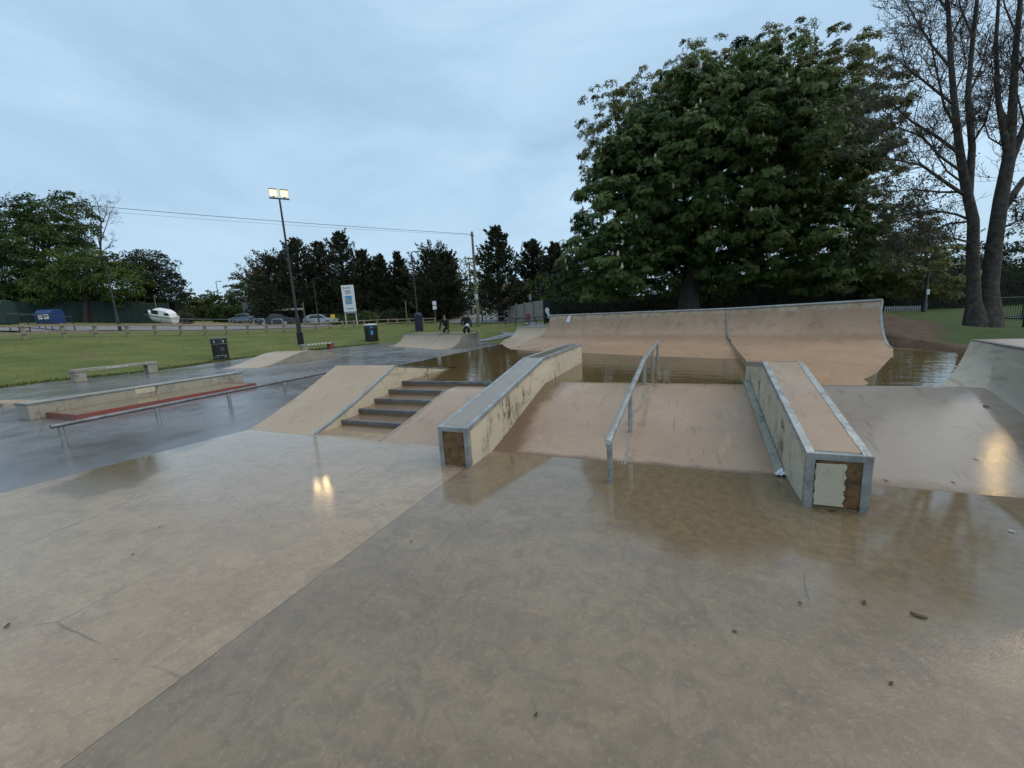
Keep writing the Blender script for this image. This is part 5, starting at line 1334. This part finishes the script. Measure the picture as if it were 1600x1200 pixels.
lt('broadleaf_tree', 'pale green street tree behind the telegraph pole', 738, 495, 85, [(735, 430, 85, 4.6, 4, 5), (762, 460, 82, 3.6, 3, 3), (720, 462, 88, 3.5, 3, 3)], 'lf_plane', 120, 1.1, 26, .5, .25)
lt('broadleaf_tree', 'low green street tree at the bend of the road', 778, 490, 95, [(772, 462, 95, 3.6, 3, 3.2), (700, 470, 100, 6, 3, 3)], 'lf_mid', 110, 1.0, 26, .5, .2)
hedge('hedge', 'tall dark evergreen screen filling the gaps behind the row of conifers', gp(455, 506, 72), gp(722, 505, 70), 7.0, 3.0, 'lf_con', 14, .55, .9)
# far bushes
for lb, px, py, D, r, mt in [('far rounded green bush nearest the dark purplish tree', 300, 503, 78, (4.5, 3, 3.0), 'lf_bush'), ('far bush behind the thin grey street lamp', 340, 503, 80, (4.2, 3, 3.6), 'lf_mid'), ('tall bright green bush left of the stone tower', 385, 504, 84, (4.6, 3, 6.0), 'lf_bush'),
   ('bright bush at the foot of the stone tower', 422, 505, 84, (4.4, 3, 5.6), 'lf_bush'), ('low dark bush in front of the grey direction sign', 360, 504, 68, (3.4, 2, 1.7), 'lf_mid'), ('low dark bush behind the bus shelter', 425, 507, 68, (3.6, 2, 2.2), 'lf_dark'), ('bush under the leftmost conifer', 452, 507, 72, (3.4, 2, 4.0), 'lf_bush'),
   ('pale grassy bush beside the tilted boat', 290, 507, 52, (1.0, .8, 1.5), 'lf_grey'), ('low scrub at the foot of the notice board', 568, 507, 54, (2.4, 1.4, 1.3), 'lf_bush'), ('scrub to the right of the silver car', 535, 508, 55, (1.7, 1.2, 1.1), 'lf_bush'), ('low scrub beneath the middle conifers', 610, 507, 60, (3.8, 1.5, 2.0), 'lf_dark')]:
    b = ground_pt(px, py, D); r = (r[0]*1.15, r[1], r[2]*1.6) if D > 60 else r; bush('bush', lb, 'bushes beyond the car park', tuple(b), r, mt, int(30*r[0]), .8 if r[0] > 2 else .4, 30, .42 if D > 60 else .25)
hedge('hedge', 'long dark hedge behind the green mesh fence', gp(-110, 505, 56), gp(282, 500, 57), 3.0, 1.6, 'lf_hedge', 24, .32, .3)
hedge('hedge', 'tall dark hedge behind the chestnut and the big ramp', gp(862, 500, 33), gp(1385, 489, 27), 2.35, 1.3, 'lf_hedge', 65, .16)
hedge('hedge', 'clipped dark hedge at the far side of the lawn, behind the twin trunks', gp(1386, 485, 29), gp(1900, 475, 27), 2.5, 1.3, 'lf_hedge', 70, .15, .05)
for lb, px, py, D, rows, mt in [('dark tree beyond the clipped hedge, left of the twin trunks', 1450, 480, 36, [(1440, 410, 36, 4.0, 3, 2.6), (1400, 395, 36, 3, 3, 3)], 'lf_dark'), ('dark green tree beyond the clipped hedge at the right edge', 1610, 478, 35, [(1610, 405, 35, 4.6, 3, 2.4), (1700, 380, 35, 5, 3, 4)], 'lf_hedge'), ('low dark tree between the twin trunks and the hedge', 1530, 480, 38, [(1520, 415, 38, 4, 3, 2.0)], 'lf_dark')]:
    lt('broadleaf_tree', lb, px, py, D, rows, mt, 110, .8, 36, .26, .2, shell=.3)
for lb, px, py, D, rows in [('dark tree behind the hedge, under the left side of the chestnut', 940, 492, 40, [(930, 455, 40, 4.5, 2, 2.2), (890, 450, 40, 3, 2, 2.0)]), ('dark tree behind the hedge, near the chestnut trunk', 1080, 488, 40, [(1070, 445, 40, 5.5, 2, 2.6), (1130, 440, 40, 4, 2, 2.4)]), ('dark tree behind the hedge, under the right side of the chestnut', 1260, 482, 40, [(1230, 435, 40, 5.5, 2, 2.6), (1320, 425, 40, 4.5, 2, 2.6)])]:
    lt('broadleaf_tree', lb, px, py, D, rows, 'lf_dark', 170, .8, 44, .27, .2, shell=.2)
# right background: white pickets, post, kerb, green fence
a, b_ = ground_pt(1382, 493, 24.5), ground_pt(1436, 492, 24.5)
root = thing('picket_fence', tuple(a), 'low white picket fence beside the dirt mound', 'fence')
for k in range(16):
    q = a.lerp(b_, k/15); MB().cbox(tuple(q+Vector((0, 0, .14))), (.07, .03, .36), FACE).build('picket', 'rubble', root)
MB().tube([a+Vector((0, 0, .2))+FU*.04, b_+Vector((0, 0, .2))+FU*.04], .025, 5).build('rail', 'cap', root)
b = ground_pt(1442, 497, 22); H = pole_to(b, 1444, 428)
root = thing('dark_post', tuple(b), 'dark post with a small white notice in front of the clipped hedge', 'post')
MB().lathe([(.12, -.2), (.12, .45), (.09, .5), (.06, H)], 10, tuple(b)).build('pole', 'black', root, True); MB().cbox(tuple(b+Vector((0, 0, 1.1))-FU*.12), (.17, .02, .28), FACE).build('notice', 'cap', root)
a, b_ = ground_pt(1548, 508, 15.5), ground_pt(1700, 500, 14.5)
root = thing('green_railing', tuple(a), 'low dark green bar railing right of the twin trunks', 'fence')
for f in (.85, .12): MB().tube([a+Vector((0, 0, f)), b_+Vector((0, 0, f))], .022, 6).build('rail', 'dkgreen', root)
for k in range(38):
    q = a.lerp(b_, k/37); MB().tube([q+Vector((0, 0, -.05)), q+Vector((0, 0, .85))], .009 if k % 12 else .03, 5).build('bar', 'dkgreen', root)
b = ground_pt(1599, 528, 12)
root = thing('green_post', tuple(b), 'stout dark green post at the right edge behind the pale wall ramp', 'post'); MB().cbox(tuple(b+Vector((0, 0, .45))), (.1, .1, 1.2)).build('post', 'dkgreen', root, False, .01); MB().cbox(tuple(b+Vector((0, 0, 1.06))), (.13, .13, .03)).build('cap', 'dkgreen', root)
drape('path', [((1560, 510, 16.2), (1560, 507.6, 17.0)), ((1640, 509, 15.4), (1640, 506.4, 16.2)), ((1740, 508, 14.6), (1740, 505, 15.4))], 'path', .05)
b = ground_pt(1533, 470, 20)
o = MB().cbox(tuple(pd(1534, 428, 19)), (.33, .03, .33), FACE).cbox(tuple(pd(1534, 428, 19)-Vector((0, 0, 1.0))+FU*.04), (.04, .04, 2.2), FACE).build('yellow_sign', 'lf_sign' if 'lf_sign' in M else 'yellow'); tag(o, 'small yellow green sign glimpsed between the twin trunks', 'sign')

# ------------------------------------------------------------------ skaters
def skin_mesh(name, chains, mat, parent=None, sub=2):
    """chains: list of [(co, r)...] paths; a path may start with an int index of an existing vertex"""
    vs, rs, es, roots = [], [], [], []
    for ch in chains:
        prev = None
        for k, it in enumerate(ch):
            if isinstance(it, int): prev = it; continue
            vs.append(it[0]); rs.append(it[1] if isinstance(it[1], tuple) else (it[1], it[1])); i = len(vs)-1
            if prev is None: roots.append(i)
            else: es.append((prev, i))
            prev = i
    me = bpy.data.meshes.new(name+'_skel'); me.from_pydata(vs, es, [])
    o = bpy.data.objects.new(name+'_skel', me); COL.objects.link(o)
    o.modifiers.new('skin', 'SKIN').use_smooth_shade = True
    for i, r in enumerate(rs): me.skin_vertices[0].data[i].radius = r; me.skin_vertices[0].data[i].use_root = i in roots
    s = o.modifiers.new('sub', 'SUBSURF'); s.levels = sub; s.render_levels = sub
    dg = bpy.context.evaluated_depsgraph_get(); dg.update()
    m2 = bpy.data.meshes.new_from_object(o.evaluated_get(dg)); m2.name = name
    bpy.data.objects.remove(o); bpy.data.meshes.remove(me)
    m2.materials.clear(); m2.materials.append(M[mat]); m2.polygons.foreach_set('use_smooth', [True]*len(m2.polygons))
    r = bpy.data.objects.new(name, m2); COL.objects.link(r)
    if parent is not None: r.parent = parent
    return r
def V3(*a): return Vector(a)
def hand(w, d, side, curl):
    """chains for a palm and five fingers; w wrist, d direction along the hand"""
    d = Vector(d).normalized(); n_ = Vector(side).normalized(); n_ = (n_-d*n_.dot(d)).normalized(); dn = d.cross(n_)
    w = Vector(w); out = [[(tuple(w), .026), (tuple(w+d*.045), (.034, .018)), (tuple(w+d*.085), (.036, .014))]]
    for k, L in enumerate((.062, .07, .065, .052)):
        s = w+d*.075+n_*(-.028+.019*k); m1 = s+d*L*.5+dn*curl*.01; m2 = s+d*L*.8+dn*curl*.035
        out.append([(tuple(s), .010), (tuple(m1), .009), (tuple(m2), .007)])
    s = w+d*.03-n_*.028; out.append([(tuple(s), .012), (tuple(s+d*.03-n_*.022), .010), (tuple(s+d*.055-n_*.026+dn*curl*.01), .008)])
    return out
def skater(loc, rz, label, lean, armL, armR, cap):
    """kneeling figure in local space, facing -Y; armL/armR = (elbow, wrist, hand dir)"""
    root = thing('person', (0, 0, 0), label, 'person')
    lx, ly, lz = lean
    pel, che, nek = V3(0, .05, .44), V3(lx*.6, .02+ly*.6, .80+lz*.5), V3(lx, ly, .96+lz)
    hd = nek+V3(lx*.25, -.03+ly*.25, .16)
    shL, shR = che+V3(-.17, 0, .10), che+V3(.17, 0, .10)
    kneeL, kneeR = V3(-.13, -.12, .07), V3(.13, -.12, .07); anL, anR = V3(-.12, .30, .06), V3(.12, .30, .06)
    ch = [[(pel, (.14, .11)), (pel.lerp(che, .5), (.125, .10)), (che, (.155, .105)), (nek, .055), (nek.lerp(hd, .55), (.066, .078)), (hd, (.078, .092)), (hd+V3(0, 0, .075), (.062, .072))],
          [2, (shL, .065), (V3(*armL[0]), .047), (V3(*armL[1]), .031)], [2, (shR, .065), (V3(*armR[0]), .047), (V3(*armR[1]), .031)],
          [0, (pel+V3(-.10, -.02, -.05), .10), (kneeL, .066), (anL, .045), (anL+V3(0, .12, -.02), .035)], [0, (pel+V3(.10, -.02, -.05), .10), (kneeR, .066), (anR, .045), (anR+V3(0, .12, -.02), .035)]]
    for A, sd in ((armL, 1), (armR, -1)):
        ch += hand(A[1], A[2], (sd, .2, 0), 1)
    ch.append([(hd+V3(0, -.088, .012), .012), (hd+V3(0, -.108, -.012), .014), (hd+V3(0, -.094, -.022), .010)])
    for s in (-1, 1): ch.append([(hd+V3(s*.076, .005, .015), .016), (hd+V3(s*.084, .012, -.02), .012)])
    skin_mesh('body', ch, 'skin', root)
    g = 1.14
    ch = [[(pel+V3(0, 0, -.07), (.175, .145)), (pel.lerp(che, .5), (.16, .135)), (che, (.185, .13)), (nek+V3(0, .0, -.035), .075)],
          [2, (shL, .085), (V3(*armL[0]), .066), (V3(*armL[0]).lerp(V3(*armL[1]), .93), .048)], [2, (shR, .085), (V3(*armR[0]), .066), (V3(*armR[0]).lerp(V3(*armR[1]), .93), .048)]]
    skin_mesh('hoodie', ch, 'cloth', root)
    ch = [[(pel+V3(0, 0, .06), (.155, .13)), (pel+V3(0, 0, -.06), (.155, .13))], [1, (pel+V3(-.10, -.02, -.07), .115), (kneeL, .085), (anL, .062)], [1, (pel+V3(.10, -.02, -.07), .115), (kneeR, .085), (anR, .062)]]
    skin_mesh('trousers', ch, 'cloth', root)
    for an in (anL, anR): skin_mesh('shoe', [[(an+V3(0, .02, 0), .05), (an+V3(0, .12, -.015), .048), (an+V3(0, .2, -.02), .04)]], 'black', root)
    mb = MB().ball(tuple(hd+V3(0, .016, .028)), (.092, .105, .095), 14, 10); mb.f = [f for f in mb.f if sum(mb.v[i][2] for i in f)/4 > hd.z-.01 or sum(mb.v[i][1] for i in f)/4 > hd.y+.05]; mb.build('hair', 'hair', root, True)
    if cap:
        mb = MB().ball(tuple(hd+V3(0, .005, .05)), (.102, .115, .085), 16, 10); mb.f = [f for f in mb.f if sum(mb.v[i][2] for i in f)/4 > hd.z+.045]
        mb.prism([tuple(hd+V3(.085*math.sin(a_), -.075-.12*math.cos(a_), .052)) for a_ in [rad(-80+20*k) for k in range(9)]], (0, 0, 0), (0, -.01, .012)); mb.build('cap', 'cloth', root, True)
    else:
        ch = [[(nek+V3(0, .03, .0), .09), (nek.lerp(hd, .6)+V3(0, .045, .02), (.105, .09)), (hd+V3(0, .035, .06), (.10, .095)), (hd+V3(0, .02, .10), (.07, .07))]]; skin_mesh('hood', ch, 'cloth', root)
    for s in (-1, 1): MB().ball(tuple(hd+V3(s*.031, -.083, .022)), (.013, .008, .008), 8, 6).build('eye', 'black', root, True)
    MB().ball(tuple(hd+V3(0, -.083, -.045)), (.024, .006, .006), 8, 6).build('mouth', 'red', root, True)
    root.location = loc; root.rotation_euler.z = rz
    return root
def skateboard(loc, rz, label, tilt=(0, 0)):
    root = thing('skateboard', (0, 0, 0), label, 'skateboard')
    P = []
    for i in range(17):
        s = i/16; x = -.40+.8*s; w = .10*min(1, math.sqrt(max(0, 1-((abs(x)-.30)/.1)**2)) if abs(x) > .30 else 1); z = .09+max(0, abs(x)-.28)*.45
        P.append([(x, -w, z), (x, 0, z-.004), (x, w, z)])
    mb = MB().grid(P); mb.grid([[(a_[0], a_[1], a_[2]+.012) for a_ in r] for r in P]); mb.build('deck', 'wood', root, True)
    for sx in (-.22, .22):
        tk = MB().tube([(sx, -.07, .06), (sx, .07, .06)], .012, 6).box(sx-.025, sx+.025, -.02, .02, .055, .088).build('truck', 'galv', root)
        for sy in (-.085, .085): MB().tube([(sx, sy-.016, .027), (sx, sy+.016, .027)], .027, 12).build('wheel', 'cap', root, True)
    root.location = loc; root.rotation_euler = (tilt[0], tilt[1], rz); return root
def deck_pt(px, back_=.35):
    d = ray(px, 519.5); 
    # meet the vertical plane of the coping
    nrm = bdir; t_ = (C0-CO).dot(nrm)/d.dot(nrm); p = CO+d*t_; p += bdir*back_; p.z = .80; return p
pL = deck_pt(688, .42); pR = deck_pt(720, .40)
skater(tuple(pL), facing(pL)+.15, 'crouching person in a black hooded top leaning down with both arms over a skateboard', (-.06, -.16, -.05), ((-.38, -.18, .50), (-.46, -.30, .17), (-.2, -.2, -.9)), ((.12, -.34, .48), (.04, -.42, .19), (-.1, -.2, -.9)), False)
skater(tuple(pR), facing(pR)-.1, 'kneeling person in a black cap and sweatshirt holding a pale helmet', (.02, -.02, .0), ((-.29, .02, .60), (-.12, -.26, .46), (.8, -.4, -.1)), ((.29, .0, .60), (.34, -.20, .30), (.2, -.5, -.5)), True)
skateboard(tuple(pL+RU*-.28+FU*-.26+Vector((0, 0, .004))), FACE+.1, 'skateboard under the hands of the crouching person')
skateboard(tuple(pR+RU*.50+FU*-.20+Vector((0, 0, .004))), FACE+.9, 'skateboard beside the kneeling person in the cap')
root = thing('helmet', tuple(pR), 'pale skate helmet held in front of the person in the cap', 'helmet')
hc = pR+RU*.10-FU*.32+Vector((0, 0, .47))
mb = MB().ball(tuple(hc), (.105, .095, .10), 16, 12); mb.f = [f for f in mb.f if sum(mb.v[i][2] for i in f)/4 > hc.z-.055]; mb.build('shell', 'white', root, True)
MB().tube([hc+RU*.1+Vector((0, 0, -.05)), hc+Vector((0, 0, -.15)), hc-RU*.1+Vector((0, 0, -.05))], .008, 5).build('strap', 'black', root)

# ------------------------------------------------------------------ litter on the concrete
def floor_z(x, y): 
    if y < YB: return .006
    return bank_z(min(y, YC))+.008
p = at(1222, 735, .05)
mb = MB(); random.seed(3)
pts = [[(p.x+(i-4)*.013+random.uniform(-.008, .008), p.y+(j-3)*.016+random.uniform(-.008, .008), max(floor_z(p.x, p.y)+.002, floor_z(p.x, p.y)+.045*math.exp(-((i-4)**2+(j-3)**2)/7)+random.uniform(-.012, .014))) for j in range(7)] for i in range(9)]
o = mb.grid(pts).build('crumpled_tissue', 'paper'); tag(o, 'crumpled white tissue lying against the thick ledge', 'litter')
o.modifiers.new('solid', 'SOLIDIFY').thickness = .003
LV = [(1435, 965, .055, 'biggest dark wet leaf on the near floor at the right'), (1350, 944, .035, 'small dark leaf left of the biggest wet leaf'), (1250, 945, .022, 'thin dark leaf fragment below the muddy streak'), (208, 868, .018, 'dark speck of leaf on the warm slab'), (250, 824, .014, 'tiny leaf scrap near the lamp reflection'), (643, 848, .018, 'dark leaf scrap beside the slab joint'), (12, 980, .035, 'thin twig scrap at the left edge of the floor'),
      (950, 696, .05, 'curled twig on the bank left of the handrail'), (1043, 612, .04, 'dark leaf near the crest of the bank right of the handrail'), (1392, 1070, .02, 'brown leaf scrap on the near grey slab'), (1148, 989, .02, 'brown scrap beneath the thick ledge reflection'), (838, 1119, .018, 'dark scrap at the bottom of the near slab'), (1536, 665, .06, 'brown leaf on the grey bank by the pale wall'), (1566, 643, .05, 'dark leaf higher on the grey bank by the pale wall'),
      (1525, 720, .03, 'pale leaf on the grey bank'), (1385, 750, .028, 'pale leaf at the foot of the grey bank beside the thick ledge'), (1490, 753, .03, 'pale leaf at the foot of the grey bank further right'), (1580, 832, .03, 'pale leaf on the floor at the right edge'), (1300, 800, .05, 'black twig under the front of the thick ledge')]
for i, (px, py, s, lb) in enumerate(LV):
    s *= .62
    q = at(px, py, 0)
    if q.y > YB:
        for _ in range(6): q = at(px, py, floor_z(q.x, q.y))
    z = floor_z(q.x, q.y); a_ = random.uniform(0, 6.28); ux_, uy_ = math.cos(a_), math.sin(a_); P = []
    for k in range(5):
        u = (k/4-.5)*2*s*.9; w = s*.33*math.sin(PI*(k+.35)/4.7)+.001
        P.append([(q.x+ux_*u-uy_*w*v_, q.y+uy_*u+ux_*w*v_, z+.003+.25*s*abs(v_)*.5+random.uniform(0, .004)) for v_ in (-1, 0, 1)])
    o = MB().grid(P).build('fallen_leaf', 'gold' if lb.startswith('pale') else 'litter', None, True); tag(o, lb, 'leaf', 'leaves and scraps on the concrete'); sm = o.modifiers.new('solid', 'SOLIDIFY'); sm.thickness = .002; sm.offset = 1

# ------------------------------------------------------------------ light
SUN_EL, SUN_AZ = 48.0, 75.0                            # soft light through cloud, from the right
w = bpy.data.worlds.new('World'); SC.world = w; w.use_nodes = True
nt = w.node_tree; bg = nt.nodes['Background']
sky = nt.nodes.new('ShaderNodeTexSky'); sky.sky_type = 'NISHITA'; sky.sun_disc = False; sky.sun_elevation = rad(SUN_EL); sky.sun_rotation = rad(SUN_AZ); sky.air_density = 1.2; sky.dust_density = 2.0
tc = nt.nodes.new('ShaderNodeTexCoord'); mp = nt.nodes.new('ShaderNodeMapping'); mp.inputs['Scale'].default_value = (1, 1, 3.2); nt.links.new(tc.outputs['Generated'], mp.inputs['Vector'])
ns = nt.nodes.new('ShaderNodeTexNoise'); ns.inputs['Scale'].default_value = 1.7; ns.inputs['Detail'].default_value = 6; ns.inputs['Roughness'].default_value = .55; ns.inputs['Distortion'].default_value = .6; nt.links.new(mp.outputs[0], ns.inputs['Vector'])
rp = nt.nodes.new('ShaderNodeValToRGB'); nt.links.new(ns.outputs[0], rp.inputs[0])
STR = .10
k = 1/STR
rp.color_ramp.elements[0].position = .34; rp.color_ramp.elements[0].color = (.340*k, .500*k, .665*k, 1)
rp.color_ramp.elements[1].position = .70; rp.color_ramp.elements[1].color = (.49*k, .675*k, .835*k, 1)
mx = nt.nodes.new('ShaderNodeMix'); mx.data_type = 'RGBA'; mx.inputs[0].default_value = .85
nt.links.new(sky.outputs[0], mx.inputs[6]); nt.links.new(rp.outputs[0], mx.inputs[7]); nt.links.new(mx.outputs[2], bg.inputs['Color'])
bg.inputs['Strength'].default_value = STR
sd = bpy.data.lights.new('sun', 'SUN'); sd.energy = 1.3; sd.angle = rad(75); sd.color = (1.0, .86, .70)
so = bpy.data.objects.new('sun', sd); COL.objects.link(so)
az = rad(SUN_AZ); dvec = Vector((math.sin(az)*math.cos(rad(SUN_EL)), math.cos(az)*math.cos(rad(SUN_EL)), math.sin(rad(SUN_EL))))
so.rotation_euler = (-dvec).to_track_quat('-Z', 'Y').to_euler(); so.location = (0, 0, 50)
SC.view_settings.view_transform = 'Standard'; SC.view_settings.look = 'None'; SC.view_settings.exposure = .32; SC.view_settings.gamma = 1
SC.render.engine = 'CYCLES'
SC.cycles.max_bounces = 6; SC.cycles.diffuse_bounces = 3; SC.cycles.transparent_max_bounces = 6; SC.cycles.use_denoising = True; SC.cycles.caustics_reflective = False; SC.cycles.caustics_refractive = False
bpy.context.view_layer.update()
